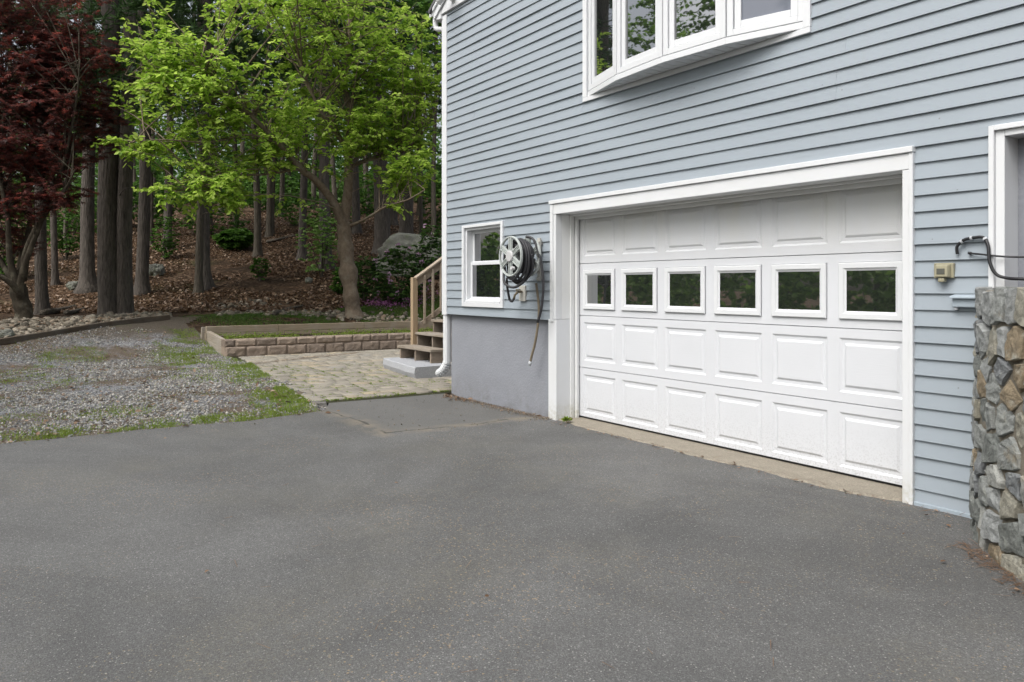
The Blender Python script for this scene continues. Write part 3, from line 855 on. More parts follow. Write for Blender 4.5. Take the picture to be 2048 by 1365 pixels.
# raised soil behind the stone wall
mb = MB(); mb.prism([(-2.26, .13), (-2.12, -.30), (-1.72, -.66), (.30, -2.2), (3.0, -2.4), (3.0, .13)], .5, 1.352)
tag(mb.build("terrace_soil", M['soil']), kind='structure')

# ================================================================== STONE WALL
def stone_wall():
    path = np.array([(-2.475, .06), (-2.335, -.24), (-2.24, -.42), (-2.045, -.64), (-1.785, -.86), (-.89, -1.51), (.40, -2.31)])
    seg = np.linalg.norm(np.diff(path, axis=0), axis=1); cs = np.concatenate([[0], np.cumsum(seg)]); TOP = 1.365; L = cs[-1]
    ss = np.arange(0, L, .01); pxs = np.interp(ss, cs, path[:, 0]); pys = np.interp(ss, cs, path[:, 1])
    k = np.ones(21) / 21; pad = lambda a: np.convolve(np.pad(a, 10, mode='edge'), k, 'valid')
    pxs, pys = pad(pxs), pad(pys); tx, ty = pad(np.gradient(pxs)), pad(np.gradient(pys)); ln = np.hypot(tx, ty); nxs, nys = ty / ln, -tx / ln
    if nxs[5] > 0: nxs, nys = -nxs, -nys
    def W(s_, z, d):
        d = d - .008 - .030 * z / TOP
        x = np.interp(s_, ss, pxs) + np.interp(s_, ss, nxs) * d; y = np.interp(s_, ss, pys) + np.interp(s_, ss, nys) * d
        return np.stack([x, y, z + 0 * x], -1)
    root = empty("stone_wall", (-2.0, -.6, 0), "grey fieldstone retaining wall standing against the siding at the edge of the driveway", "stone wall")
    # mortar skin
    s1 = np.concatenate([np.arange(0, 1.5, .02), np.arange(1.5, L, .06)]); z1 = np.concatenate([np.arange(-.05, TOP - .02, .02), np.full(6, TOP - .02)]); bk = np.concatenate([np.zeros(len(z1) - 6), np.linspace(.02, .36, 6)])
    S, Zg = np.meshgrid(s1, z1, indexing='ij'); BK = np.meshgrid(s1, bk, indexing='ij')[1]
    d = .002 - .040 * sstep(.52, .62, fbm(S * 5, Zg * 5, 67)) + .012 * (fbm(S * 25, Zg * 25, 64) - .47)
    V = W(S, Zg, d - BK); o = grid_mesh("mortar", V[..., 0], V[..., 1], V[..., 2] + np.where(BK > 0, .02 * (fbm(S * 9, BK * 9, 68) - .5), 0), None, None, root); o.location = -root.location
    t = NT("wall_mortar"); t.color(t.ramp(t.noise(8, 6, .7), [(.35, (.11, .098, .075)), (.55, (.20, .18, .145)), (.75, (.28, .255, .21))])); t.rough(.95, .15); t.bump(t.noise(70, 5, .7), .8, .01); o.data.materials.append(t.m)  # darkest mortar tone paints in the shade of deep holes between stones
    # stones: cells of an uneven packing
    R_ = random.Random(44); C = []; z = -.06; row = 0
    while z < TOP:
        h = R_.uniform(.10, .165)
        if z + h > TOP - .06: h = TOP - z
        s_ = R_.uniform(-.2, 0)
        while s_ < L:
            w = R_.choice((.11, .14, .17, .20, .24)) * R_.uniform(.85, 1.15)
            C.append((s_ + w / 2, z + h / 2 + R_.uniform(-.03, .03) * (z + h < TOP), w, h)); s_ += w
        z += h
    def clip(poly, m, n_):
        out = []
        for i in range(len(poly)):
            p, q = poly[i], poly[(i + 1) % len(poly)]; dp = (p - m) @ n_; dq = (q - m) @ n_
            if dp <= 0: out.append(p)
            if dp * dq < 0: out.append(p + (q - p) * dp / (dp - dq))
        return out
    bm = bmesh.new(); ids = []
    for i, (cs_, cz, w, h) in enumerate(C):
        c = np.array([cs_, cz]); poly = [c + np.array(q) for q in ((-w * .8, -h * .8), (w * .8, -h * .8), (w * .8, h * .8), (-w * .8, h * .8))]
        for j, (s2, z2, w2, h2) in enumerate(C):
            if j == i or abs(s2 - cs_) > .5 or abs(z2 - cz) > .4: continue
            e = np.array([s2, z2]); dv = e - c; f = .5
            if abs(dv[1]) > .6 * abs(dv[0]): f = h / (h + h2)
            else: f = w / (w + w2)
            poly = clip(poly, c + dv * f, dv)
            if len(poly) < 3: break
        if len(poly) < 3: continue
        poly = np.array(poly); poly[:, 1] = np.clip(poly[:, 1], -.06, TOP + R_.uniform(-.015, .02))
        B = []
        for a_, b_ in zip(poly, np.roll(poly, -1, 0)):
            n_ = max(1, int(np.linalg.norm(b_ - a_) / .05))
            for q in range(n_): B.append(a_ + (b_ - a_) * q / n_)
        B = np.array(B); cen = B.mean(0); size = np.sqrt(((B - cen) ** 2).sum(1).mean()); g = R_.uniform(.007, .015)
        if size < .025: continue
        B = cen + (B - cen) * (1 - g / size); B += np.array([[R_.uniform(-.006, .006), R_.uniform(-.006, .006)] for _ in B])
        d0 = R_.uniform(.010, .026); ta, tb = R_.uniform(-.13, .13), R_.uniform(-.15, .15); ids_v = R_.random(); verts = []
        sub = cen + np.array([R_.uniform(-.25, .25) * w, R_.uniform(-.25, .25) * h])
        for fsc, dd in ((1.0, -.05), (.99, .55), (.93, .92), (.55, 1.0)):
            ring = []
            for q in B:
                p = (cen if fsc > .6 else sub) + (q - (cen if fsc > .6 else sub)) * fsc
                dep = dd if dd < 0 else d0 * dd + (ta * (p[0] - cen[0]) + tb * (p[1] - cen[1])) * (1 if fsc < .97 else .7) + R_.uniform(-.004, .004)
                ring.append((p[0], p[1], dep))
            verts.append(ring)
        n_ = len(B); bv = [[bm.verts.new(p) for p in ring] for ring in verts]; vc = bm.verts.new((sub[0], sub[1], d0 + .004 + ta * (sub[0] - cen[0]) + tb * (sub[1] - cen[1])))
        for a_, b_ in zip(bv, bv[1:]):
            for q in range(n_): bm.faces.new((a_[q], a_[(q + 1) % n_], b_[(q + 1) % n_], b_[q]))
        for q in range(n_): bm.faces.new((bv[-1][q], bv[-1][(q + 1) % n_], vc))
        ids.append((n_ * 4 + 1, ids_v))
    lay = bm.verts.layers.float.new("stone"); bm.verts.ensure_lookup_table(); q = 0
    for n_, v in ids:
        for _ in range(n_): bm.verts[q][lay] = v; q += 1
    near = [e for e in bm.edges if min(v.co.x for v in e.verts) < 1.6]
    bmesh.ops.subdivide_edges(bm, edges=near, cuts=2, use_grid_fill=True)
    for v in bm.verts:
        p = v.co; o_ = v[lay] * 50
        if p.z > -.02:
            f1 = mnoise.fractal(Vector((p.x * 18 + o_, p.y * 18, p.z * 18)), .9, 2.0, 4); f2 = abs(mnoise.noise(Vector((p.x * 9 + o_, p.y * 16, 3))))
            v.co = Vector((p.x, p.y, p.z + .007 * f1 - .010 * (.25 - f2)))
    co = np.array([v.co[:] for v in bm.verts]); Vw = W(co[:, 0], co[:, 1], co[:, 2])
    for v, w_ in zip(bm.verts, Vw): v.co = Vector(w_) - Vector(root.location)
    me = bpy.data.meshes.new("stone_facing"); bm.to_mesh(me); bm.free(); o = put("stone_facing", me, None, root)
    t = NT("field_stone_wall"); A = t.n.new("ShaderNodeAttribute"); A.attribute_name = "stone"
    r = t.n.new("ShaderNodeValToRGB"); r.color_ramp.interpolation = 'CONSTANT'
    cols = [(.155, .165, .155), (.215, .225, .215), (.255, .265, .26), (.20, .19, .15), (.175, .185, .19), (.285, .29, .27), (.235, .225, .185), (.21, .170, .115)]
    while len(r.color_ramp.elements) < len(cols): r.color_ramp.elements.new(.5)
    for e_, (i, c) in zip(r.color_ramp.elements, enumerate(cols)): e_.position = (0, .14, .30, .44, .56, .70, .82, .935)[i]; e_.color = (*c, 1)
    t.l.new(A.outputs["Fac"], r.inputs[0]); c = r.outputs[0]
    c = t.mix(.9, c, t.ramp(t.noise(14, 8, .75, None, 2.0), [(.25, .42), (.5, 1.0), (.75, 1.65)]), 'MULTIPLY')
    c = t.mix(t.ramp(t.noise(7, 6, .7), [(.56, 0.0), (.66, .5)]), c, (.36, .37, .33))
    c = t.mix(t.ramp(t.noise(5, 5, .7, t.map((1, 1, 1), (1, 0, 0))), [(.60, 0.0), (.70, .5)]), c, (.22, .17, .10))
    t.color(c); t.rough(.82, .3); t.bump(t.noise(60, 8, .72), .8, .012); me.materials.append(t.m)
    mb = MB(); mb.prism([(-2.33, .05), (-2.09, -.36), (-1.93, -.56), (-1.67, -.78), (-.82, -1.4), (.53, -2.2), (.93, -1.9), (-.57, -.95), (-1.47, -.40), (-1.87, -.02)], -.04, 1.28)
    c = mb.build("mortar_core", M['apron'], root); c.location = -root.location
stone_wall()

# ================================================================== THINGS ON THE FRONT WALL
def flood_light():
    b = Vector((-8.655, -.092, 4.945))
    r = empty("flood_light", b, "pale twin headed flood light fixed at the corner under the eave", "flood light")
    mb = MB(); mb.tube([(0, .045, .0), (0, .0, .0)], [.062, .055], 20); mb.build("base_plate", M['lamp'], r, bevel=.004)
    for dx, d in ((.075, Vector((.10, -.95, -.28))), (-.03, Vector((-.75, -.42, -.45)))):
        d.normalize(); o = Vector((dx * .6, -.02, 0)); e = Vector((dx, -.07, -.008))
        mb = MB(); mb.tube([o, (o + e) / 2 + Vector((0, 0, .012)), e], .011, 8)
        mb.tube([e - d * .02, e + d * .01, e + d * .04, e + d * .09, e + d * .105, e + d * .107, e + d * .092], [.018, .027, .034, .052, .054, .047, .044], 20, cap=False)
        h = mb.build("lamp_head", M['lamp'], r, smooth=True)
        mb = MB(); mb.tube([e + d * .090, e + d * .096, e + d * .099], [.045, .036, .012], 20); mb.build("lens", M['lens'], h, smooth=True)
flood_light()

def hose_reel():
    c = Vector((-6.83, -.40, 1.672))
    r = empty("hose_reel", (c.x, 0, c.z), "sage grey hose reel with a six spoked face, bracketed beside the basement window", "hose reel")
    def disc(y, rad, name, rim):
        mb = MB(); k = 48
        def ringpts(rr, yy): return [(rr * math.cos(2 * math.pi * i / k), yy, rr * math.sin(2 * math.pi * i / k)) for i in range(k)]
        prof = [(rad - .020, y - .004), (rad - .018, y - .012), (rad - .006, y - .016), (rad, y - .010), (rad, y + .010), (rad - .020, y + .008)]
        vs = [p for q in prof for p in ringpts(*q)]; n = len(prof)
        mb.add(vs, [(a * k + i, a * k + (i + 1) % k, ((a + 1) % n) * k + (i + 1) % k, ((a + 1) % n) * k + i) for a in range(n) for i in range(k)])
        for i in range(6):
            a = math.pi / 2 + i * math.pi / 3; u = Vector((math.cos(a), 0, math.sin(a))); w = Vector((-math.sin(a), 0, math.cos(a)))
            for off, hw, dy in ((0, .030, 0.0), (-.020, .0055, -.010), (.020, .0055, -.010), (0, .004, -.008)):
                a0, a1 = .045, rad - .014
                pts = [u * a0 + w * (off - hw), u * a1 + w * (off - hw * 1.15), u * a1 + w * (off + hw * 1.15), u * a0 + w * (off + hw)]
                mb.hexa([(p.x, y + dy - .004, p.z) for p in pts] + [(p.x, y + dy + .006, p.z) for p in pts])
        return mb.build(name, M['reel'], r, bevel=.002)
    f = disc(-.40, .208, "front_disc", 1)
    mb = MB(); mb.tube([(0, -.395, 0), (0, -.42, 0), (0, -.428, 0)], [.062, .060, .050], 32); mb.build("hub_cap", M['reelcap'], f, bevel=.003)
    mb = MB(); mb.tube([(.085, -.414, -.125), (.085, -.455, -.125)], [.020, .017], 14); mb.build("crank_knob", M['reelcap'], f, bevel=.003)
    disc(-.175, .208, "rear_disc", 1)
    mb = MB(); mb.tube([(0, -.40, 0), (0, -.18, 0)], .085, 24); mb.build("drum", M['reel'], r)
    mb = MB()     # bracket: an upright plate with slots' bosses, standing off the wall, and the swing arm
    mb.box(-.03, .02, -.050, -.030, -.25, .20); mb.box(-.02, .01, -.03, .0, .13, .18); mb.box(-.02, .01, -.03, .0, -.23, -.18)
    for z in (.155, .02, -.13, -.225): mb.tube([(-.005, -.05, z), (-.005, -.066, z)], [.024, .020], 12)
    mb.box(-.02, .01, -.165, -.051, .03, .06); mb.box(-.02, .01, -.165, -.051, -.12, -.09)
    mb.box(-.02, .01, -.172, -.15, -.14, .10)
    mb.build("bracket", M['bracket'], r, bevel=.004)
    return c
rc = hose_reel()
# black hose wound on the drum, with a loose loop and a tail
mb = MB(); pts = []
rnd = random.Random(4)
for k in range(9 * 40):
    a = k / 40 * 2 * math.pi; layer = k // 120; turn = (k / 40) % 3
    yy = -.37 + (turn if layer % 2 == 0 else 3 - turn) * .050 + .004 * math.sin(a * 3)
    rr = .115 + .022 * layer + .006 * math.sin(a + layer)
    pts.append(rc + Vector((rr * math.cos(a), yy + .40, rr * math.sin(a))))
mb.tube(pts, .0135, 7)
for rr, dz, dy in ((.165, -.070, .03), (.172, -.080, .075), (.165, -.090, .12), (.160, -.075, .155), (.180, -.095, .10)):    # slack outer turns hang below the rim
    q = []
    for k in range(49):
        a = k / 48 * 2 * math.pi; sag = .5 - .5 * math.sin(a)
        q.append(rc + Vector((rr * math.cos(a), dy + .012 * math.sin(a), rr * math.sin(a) + dz * sag)))
    mb.tube(q, .0135, 7, cap=False)
q = [rc + Vector((.19, .13, .02)), rc + Vector((.16, .15, -.16)), rc + Vector((.03, .05, -.31)), rc + Vector((-.11, .0, -.275)), rc + Vector((-.19, .04, -.14)), rc + Vector((-.20, .06, .0))]
mb.tube(smoothpts(q), .0135, 8)
tail = smoothpts([rc + Vector((.03, .17, .205)), rc + Vector((.12, .2, .17)), rc + Vector((.20, .22, .0)), rc + Vector((.235, .24, -.25)), rc + Vector((.21, .24, -.50)), rc + Vector((.15, .24, -.655))])
mb.tube(tail, .0135, 8)
mb.tube([tail[-1] + Vector((.005, 0, .03)), tail[-1] + Vector((-.012, 0, -.02))], .016, 10)
tag(mb.build("garden_hose", M['hose'], None, smooth=True), "black garden hose wound on the grey reel with a short tail hanging down", "hose")
mb = MB()
p = smoothpts([(-6.62, -.09, 1.40), (-6.60, -.07, 1.15), (-6.615, -.07, .98), (-6.66, -.075, .78), (-6.73, -.075, .62), (-6.75, -.075, .565)])
p = [Vector(a) + Vector((-.20, 0, 0)) for a in p]
mb.tube(p, .0135, 8)
th = mb.build("garden_hose", M['tanhose'], None, smooth=True)
tag(th, "faded tan hose end hanging in front of the stucco below the reel", "hose")
mb = MB(); mb.tube([p[-1] + Vector((.004, 0, .012)), p[-1] + Vector((-.006, 0, -.018)), p[-1] + Vector((-.012, 0, -.03))], [.018, .019, .016], 12)
mb.build("coupling", M['metal'], th, smooth=True)

r = empty("spigot", (-7.17, -.02, 1.29), "brass garden tap on its white plate under the hose reel", "tap")
mb = MB(); mb.box(-.06, .06, -.012, .012, -.085, .085); mb.build("wall_plate", M['bracket'], r, bevel=.004)
mb = MB(); mb.tube([(0, -.01, .02), (0, -.085, .01)], .012, 10); mb.tube([(0, -.07, .012), (-.01, -.10, -.02), (-.015, -.105, -.06)], [.014, .013, .014], 10)
mb.build("tap_body", M['brass'], r, smooth=True)
mb = MB(); mb.tube([(0, -.06, .03), (0, -.06, .045)], .028, 10); mb.build("handle", M['brass'], r)
mb = MB(); mb.tube(smoothpts([(-.015, -.105, -.05), (-.03, -.12, -.085), (-.05, -.14, -.06), (-.03, -.18, .06), (.05, -.24, .16)]), .013, 8); mb.build("feed_hose", M['hose'], r, smooth=True)

r = empty("outlet_box", (-2.613, -.012, 1.462), "yellowed outdoor outlet box with a small smoked cover on the siding right of the garage", "outlet box")
mb = MB(); mb.box(-.060, .060, -.018, .006, -.046, .046); mb.build("back_plate", M['outlet'], r, bevel=.005)
mb = MB(); mb.hexa([(-.038, -.052, -.040), (.038, -.052, -.040), (.045, -.018, -.042), (-.045, -.018, -.042), (-.034, -.046, .032), (.034, -.046, .032), (.045, -.018, .040), (-.045, -.018, .040)])
cv = mb.build("cover", M['outlet'], r, bevel=.006)
mb = MB(); mb.box(-.024, .024, -.0545, -.0485, -.022, .012); mb.build("cover_window", M['outlet_dark'], cv, bevel=.002)
mb = MB(); mb.box(-.018, .018, -.050, -.012, -.070, -.047); mb.build("cord_slot", M['outlet'], r, bevel=.005)

r = empty("receptacle_box", (-2.485, -.012, 1.278), "blue grey weatherproof box on the siding tucked against the top of the stone wall", "electrical box")
mb = MB(); mb.box(-.066, .075, -.04, .008, -.036, .030); mb.build("box_body", M['boxgrey'], r, bevel=.006)
mb = MB(); mb.hexa([(-.072, -.062, .016), (.078, -.062, .016), (.078, -.002, .030), (-.072, -.002, .030), (-.072, -.060, .030), (.078, -.060, .030), (.078, -.002, .042), (-.072, -.002, .042)]); mb.build("lid", M['boxgrey'], r, bevel=.004)
mb = MB(); mb.tube([(-.05, -.02, -.034), (-.05, -.02, -.050)], .012, 10); mb.build("conduit_stub", M['metal'], r)

mb = MB()
cable = smoothpts([(-2.530, -.03, 1.560), (-2.528, -.035, 1.605), (-2.49, -.035, 1.640), (-2.43, -.035, 1.652), (-2.375, -.04, 1.648), (-2.345, -.05, 1.60), (-2.332, -.06, 1.51), (-2.30, -.06, 1.44), (-2.25, -.05, 1.415), (-2.18, .0, 1.408), (-2.0, .06, 1.41)])
mb.tube(cable, .0095, 8)
cb = mb.build("cable", M['black'], None, smooth=True); tag(cb, "thick black cable looping over the edge of the recess casing", "cable")
for i in (14, 22, 34):
    d = (cable[i + 1] - cable[i]).normalized(); mb = MB(); mb.tube([cable[i] - d * .006, cable[i] + d * .006], .013, 10); mb.build("clip", M['metal'], cb)
mb = MB(); mb.tube(smoothpts([(-2.455, -.03, 1.561), (-2.39, -.04, 1.553), (-2.30, -.045, 1.540), (-2.2, -.02, 1.532), (-2.0, .1, 1.53)]), .0055, 8)
mb.tube([(-2.466, -.026, 1.5635), (-2.45, -.031, 1.5605)], .009, 8)
tag(mb.build("cable", M['black'], None, smooth=True), "thin straight dark cable running across the recess below the loop", "cable")

# ================================================================== STAIRS, SLAB, PLANTER, EDGING
def stairs():
    r = empty("wooden_stairs", (-11.35, 1.2, 0), "weathered wooden stairs with open boxed risers and one railing beside the house corner", "stairs")
    def b(mb, n, m, bevel=.004, parent=r):
        o = mb.build(n, m, parent, bevel=bevel); o.location = -r.location if parent is r else (0, 0, 0); return o
    RISE, RUN, y0, z0 = .205, .305, .80, .195
    xs = (-11.97, -11.43, -10.90)
    N = 6
    for i in range(N):
        z = z0 + RISE * (i + 1); y = y0 + RUN * i
        mb = MB(); mb.box(-12.02, -10.84, y - .03, y + .27, z - .038, z)
        t = b(mb, "tread", M['tread'], .005)
        mb = MB(); mb.box(-11.72, -11.15, y + .02, y + .11, z + .0005, z + .003)
        g = mb.build("grip_strip", M['black'], t); g.location = -r.location
    for x in xs:
        mb = MB()
        for i in range(N):
            z = z0 + RISE * (i + 1) - .038; y = y0 + RUN * i
            mb.box(x - .019, x + .019, y + .003 * (i % 2), y + RUN, (.19 if i < 2 else z - .42), z - .001)
        b(mb, "stringer", M['stringer'], .003)
    mb = MB()
    for i in range(N): 
        z = z0 + RISE * (i + 1); y = y0 + RUN * i
        mb.hexa([(-11.95, y + .20, z - RISE), (-10.92, y + .20, z - RISE), (-10.92, y + .22, z - RISE), (-11.95, y + .22, z - RISE),
                 (-11.95, y + .272, z - .039), (-10.92, y + .272, z - .039), (-10.92, y + .29, z - .039), (-11.95, y + .29, z - .039)])
    b(mb, "riser_boards", M['riser'], 0)  # dark boards set back under each tread between the stringers
    ye = y0 + RUN * N; ze = z0 + RISE * N
    mb = MB(); mb.box(-12.02, -9.0, ye - .02, ye + 1.6, ze - .038, ze + .0); mb.box(-11.98, -9.0, ye + .0, ye + .04, ze - .22, ze - .039)
    for x in (-11.9, -9.2):
        for y in (ye + .2, ye + 1.5): mb.box(x, x + .09, y, y + .09, 0, ze - .04)
    b(mb, "landing", M['tread'])
    px_, py_ = -12.035, 1.085
    mb = MB(); mb.box(px_ - .046, px_ + .046, py_ - .046, py_ + .046, .02, 1.515)
    po = b(mb, "post", M['post'], .006)
    mb = MB(); mb.box(px_ - .051, px_ + .051, py_ - .051, py_ + .051, 1.512, 1.532); mb.hexa([(px_ - .05, py_ - .05, 1.532), (px_ + .05, py_ - .05, 1.532), (px_ + .05, py_ + .05, 1.532), (px_ - .05, py_ + .05, 1.532),
        (px_ - .02, py_ - .02, 1.546), (px_ + .02, py_ - .02, 1.546), (px_ + .02, py_ + .02, 1.546), (px_ - .02, py_ + .02, 1.546)])
    o = mb.build("post_cap", M['black'], po, bevel=.003); o.location = -r.location
    for z in (1.43, .55):
        mb = MB(); mb.tube([(px_ - .075, py_ - .062, z), (px_ + .048, py_ - .062, z)], .007, 8); mb.box(px_ - .085, px_ - .062, py_ - .075, py_ - .045, z - .022, z + .012); mb.box(px_ + .028, px_ + .05, py_ - .056, py_ - .045, z - .012, z + .012)
        o = mb.build("hook_bolt", M['metal'], po); o.location = -r.location
    sl = RISE / RUN; y1 = ye + .05
    def z_at(y, zb): return zb + (y - 1.13) * sl
    for n, zb, hh, th in (("hand_rail", 1.43, .14, .040), ("bottom_rail", .67, .10, .040)):
        mb = MB(); mb.hexa([(px_ - th / 2, 1.13, z_at(1.13, zb) - hh / 2), (px_ + th / 2, 1.13, z_at(1.13, zb) - hh / 2), (px_ + th / 2, y1, z_at(y1, zb) - hh / 2), (px_ - th / 2, y1, z_at(y1, zb) - hh / 2),
                            (px_ - th / 2, 1.13, z_at(1.13, zb) + hh / 2), (px_ + th / 2, 1.13, z_at(1.13, zb) + hh / 2), (px_ + th / 2, y1, z_at(y1, zb) + hh / 2), (px_ - th / 2, y1, z_at(y1, zb) + hh / 2)])
        if n == "hand_rail":
            zb2 = zb + hh / 2 + .001
            mb.hexa([(px_ - .06, 1.10, z_at(1.10, zb2)), (px_ + .06, 1.10, z_at(1.10, zb2)), (px_ + .06, y1, z_at(y1, zb2)), (px_ - .06, y1, z_at(y1, zb2)),
                     (px_ - .06, 1.10, z_at(1.10, zb2) + .036), (px_ + .06, 1.10, z_at(1.10, zb2) + .036), (px_ + .06, y1, z_at(y1, zb2) + .036), (px_ - .06, y1, z_at(y1, zb2) + .036)])
        b(mb, n, M['rail'], .004)
    for i in range(10):
        y = 1.26 + .155 * i
        mb = MB(); mb.box(px_ + .021, px_ + .056, y - .0175, y + .0175, z_at(y, .67) - .02, z_at(y, 1.43) + .04); b(mb, "baluster", M['rail'], .002)
    mb = MB(); mb.box(px_ - .046, px_ + .046, ye - .05, ye + .04, .0, 2.75); b(mb, "post", M['post'], .006)
stairs()

def rough_block(mb, x0, x1, y0, y1, z0, z1, sd, amp, n=8, edge=.03):
    """box whose +x face is broken stone: pillowed grid"""
    ys = np.linspace(y0, y1, n + 1); zs = np.linspace(z0, z1, max(5, n - 1))
    Yg, Zg = np.meshgrid(ys, zs, indexing='ij')
    ty = np.minimum(Yg - y0, y1 - Yg) / edge; tz = np.minimum(Zg - z0, z1 - Zg) / edge
    pil = np.clip(np.minimum(ty, tz), 0, 1) ** .6
    Xg = x1 - edge * .9 + pil * edge * .9 + pil * amp * (fbm(Yg * 11 + sd * 7.1, Zg * 11 + sd * 3.3, 71) - .45) * 2
    m = len(zs); vs = [(Xg[i, j], Yg[i, j], Zg[i, j]) for i in range(n + 1) for j in range(m)]
    fs = [(i * m + j, (i + 1) * m + j, (i + 1) * m + j + 1, i * m + j + 1) for i in range(n) for j in range(m - 1)]
    b = len(vs); vs += [(x0, y0, z0), (x0, y1, z0), (x0, y1, z1), (x0, y0, z1)]
    fs.append(tuple([b + 3, b + 2] + [n * m + m - 1 - 0] + [i * m + m - 1 for i in range(n - 1, -1, -1)]))
    fs.append(tuple([b + 0] + [j for j in range(m)] + [b + 3]))
    fs.append(tuple([b + 1, b + 2] + [n * m + j for j in range(m - 1, -1, -1)]))
    mb.add(vs, fs)

def planter():
    r = empty("raised_bed", (-16.4, 1.5, 0), "raised garden bed with a split block front and weathered timber back and end", "raised bed")
    def b(mb, n, m, bevel=0):
        o = mb.build(n, m, r, bevel=bevel); o.location = -r.location; return o
    mb = MB(); k = 0
    for z0, z1, off, w, dx in ((.0, .205, 0, .40, 0), (.208, .345, -.2, .40, -.015)):
        y = -1.085 + off
        while y < 5.4:
            a = max(y, -1.085); x_sh = dx - .05 * sstep(-1, 4, a) ** 1 * 3 * .6
            rough_block(mb, -15.98 + x_sh, -15.69 + x_sh + random.uniform(-.01, .008), a + .004, y + w - .004, z0 + random.uniform(-.003, .003), z1 + random.uniform(-.004, .004), k, .024, 11)
            k += 1; y += w
    b(mb, "block_front", M['block'])
    mb = MB()          # back: two courses of timber in lengths, following the rise
    for z0, z1, cuts in ((.255, .395, (-1.10, .55, 3.0, 5.6)), (.400, .535, (-1.08, .42, 2.4, 4.4, 5.6))):
        for a, c in zip(cuts, cuts[1:]): mb.box(-17.34 + random.uniform(-.008, .008), -17.255, a + .003, c - .003, z0 - .0, z1 + random.uniform(-.004, .004))
    b(mb, "timber_back", M['timber'], .006)
    mb = MB()
    for dz0, dz1 in ((.0, .17), (.175, .345)):
        mb.hexa([(-17.20, -1.085, dz0 + .10), (-15.985, -1.085, dz0), (-15.985, -1.0, dz0), (-17.20, -1.0, dz0 + .10),
                 (-17.20, -1.085, dz1 + .10), (-15.985, -1.085, dz1), (-15.985, -1.0, dz1), (-17.20, -1.0, dz1 + .10)])
    b(mb, "timber_end", M['timber_x'], .006)
    mb = MB(); mb.hexa([(-17.43, -1.17, .05), (-17.36, -1.17, .05), (-17.36, -1.09, .05), (-17.43, -1.09, .05), (-17.40, -1.15, .52), (-17.33, -1.15, .52), (-17.33, -1.07, .52), (-17.40, -1.07, .52)])
    b(mb, "stake", M['timber_x'], .006)
    gx = np.linspace(-17.25, -15.9, 12); gy = np.linspace(-1.0, 5.4, 50); X, Y = np.meshgrid(gx, gy, indexing='ij')
    o = grid_mesh("bed_soil", X, Y, .285 + .03 * (X + 15.9) * -1 + .05 * (fbm(X * 3, Y * 3, 77) - .5), M['soil'], None, r); o.location = -r.location
planter()

mb = MB()          # the loose slab under the stairs, with a ragged front
n = 26; V0 = []
xs = np.linspace(-12.14, -10.50, n)
fy = lambda x: .345 + (x + 10.5) * -.135
for i, x in enumerate(xs):
    w = (fbm(np.array(x * 5.), np.array(1.), 81) - .47) * .05
    fr = fy(x) + float(w)
    V0 += [(x, fr + .012, .018), (x, fr - .012 + float(w) * .3, .09), (x, fr, .175), (x, fr + .015, .187), (x, fr + .72, .190), (x, fr + .72, .018)]
fs = [(6 * i + j, 6 * (i + 1) + j, 6 * (i + 1) + (j + 1) % 6, 6 * i + (j + 1) % 6) for i in range(n - 1) for j in range(6)]
fs += [tuple(range(6)), tuple(reversed(range(6 * n - 6, 6 * n)))]
mb.add(V0, fs)
tag(mb.build("concrete_step", M['slab']), "grey concrete slab with a chipped edge lying on the patio under the stairs", "step")

# timber edging along the rock bed
ED = [ground_at(*p) for p in [(-150, 722), (-60, 702), (0, 691), (105, 673), (200, 657), (285, 645), (338, 640)]]
mb = MB()
for a, c in zip(ED, ED[1:]): mb.beam((a[0], a[1], a[2] + .05), (c[0], c[1], c[2] + .05), .12, .12)
tag(mb.build("timber_edging", M['edging'], bevel=.012), "dark landscape timbers laid in a curve between the gravel and the rocks", "edging")

# rocks of the bed behind it
def along(px0, px1, n, back0, back1, pw=1.0):
    E = np.array(ED); t = rng.uniform(0, 1, n); pxs = px0 + (px1 - px0) * t
    cum = np.array([-150, -60, 0, 105, 200, 285, 338.])
    x = np.interp(pxs, cum, E[:, 0]); y = np.interp(pxs, cum, E[:, 1])
    d = back0 + (back1 - back0) * rng.uniform(0, 1, n) ** pw
    dv = np.array([x, y]).T - CAM[None, :2]; dv /= np.linalg.norm(dv, axis=1)[:, None]
    return x + dv[:, 0] * d, y + dv[:, 1] * d
x, y = along(-150, 345, 5200, .12, 2.3, .9)
keep = np.ones(len(x), bool)
S = rng.lognormal(math.log(.033), .48, len(x)).clip(.014, .12)
T2, TF2 = ico(2)
tag(stones("river_rocks", np.stack([x, y, height(x, y) + S * .1], -1), S, M['river'], T2, TF2, .62, .11, smooth=True), "bed of rounded tan rocks behind the timber edging under the trees", "rocks", kind='stuff')
p0 = ground_at(700, 634); a = rng.uniform(-3.2, 2.2, 520); bq = rng.normal(0, .28, 520)
x = p0[0] + a * ZD[1] * -1 * -.9 + bq; y = p0[1] + a * .85; S = rng.lognormal(math.log(.05), .3, 520).clip(.025, .1)
x = p0[0] + a * XD[0] + bq * ZD[0]; y = p0[1] + a * XD[1] + bq * ZD[1]
tag(stones("border_stones", np.stack([x, y, height(x, y) + S * .3], -1), S, M['river'], T2, TF2, .6, .08, smooth=True), "strip of small pale stones round the foot of the cherry tree", "stones", kind='stuff')
p0 = ground_at(480, 613); n = 130
x = p0[0] + rng.normal(0, .5, n); y = p0[1] + rng.normal(0, .5, n); S = rng.lognormal(math.log(.055), .3, n)
tag(stones("rock_pile", np.stack([x, y, height(x, y) + S * .3], -1), S, M['river'], T2, TF2, .6, .08, smooth=True), "loose patch of pale stones at the foot of the leafy slope", "stones", kind='stuff')

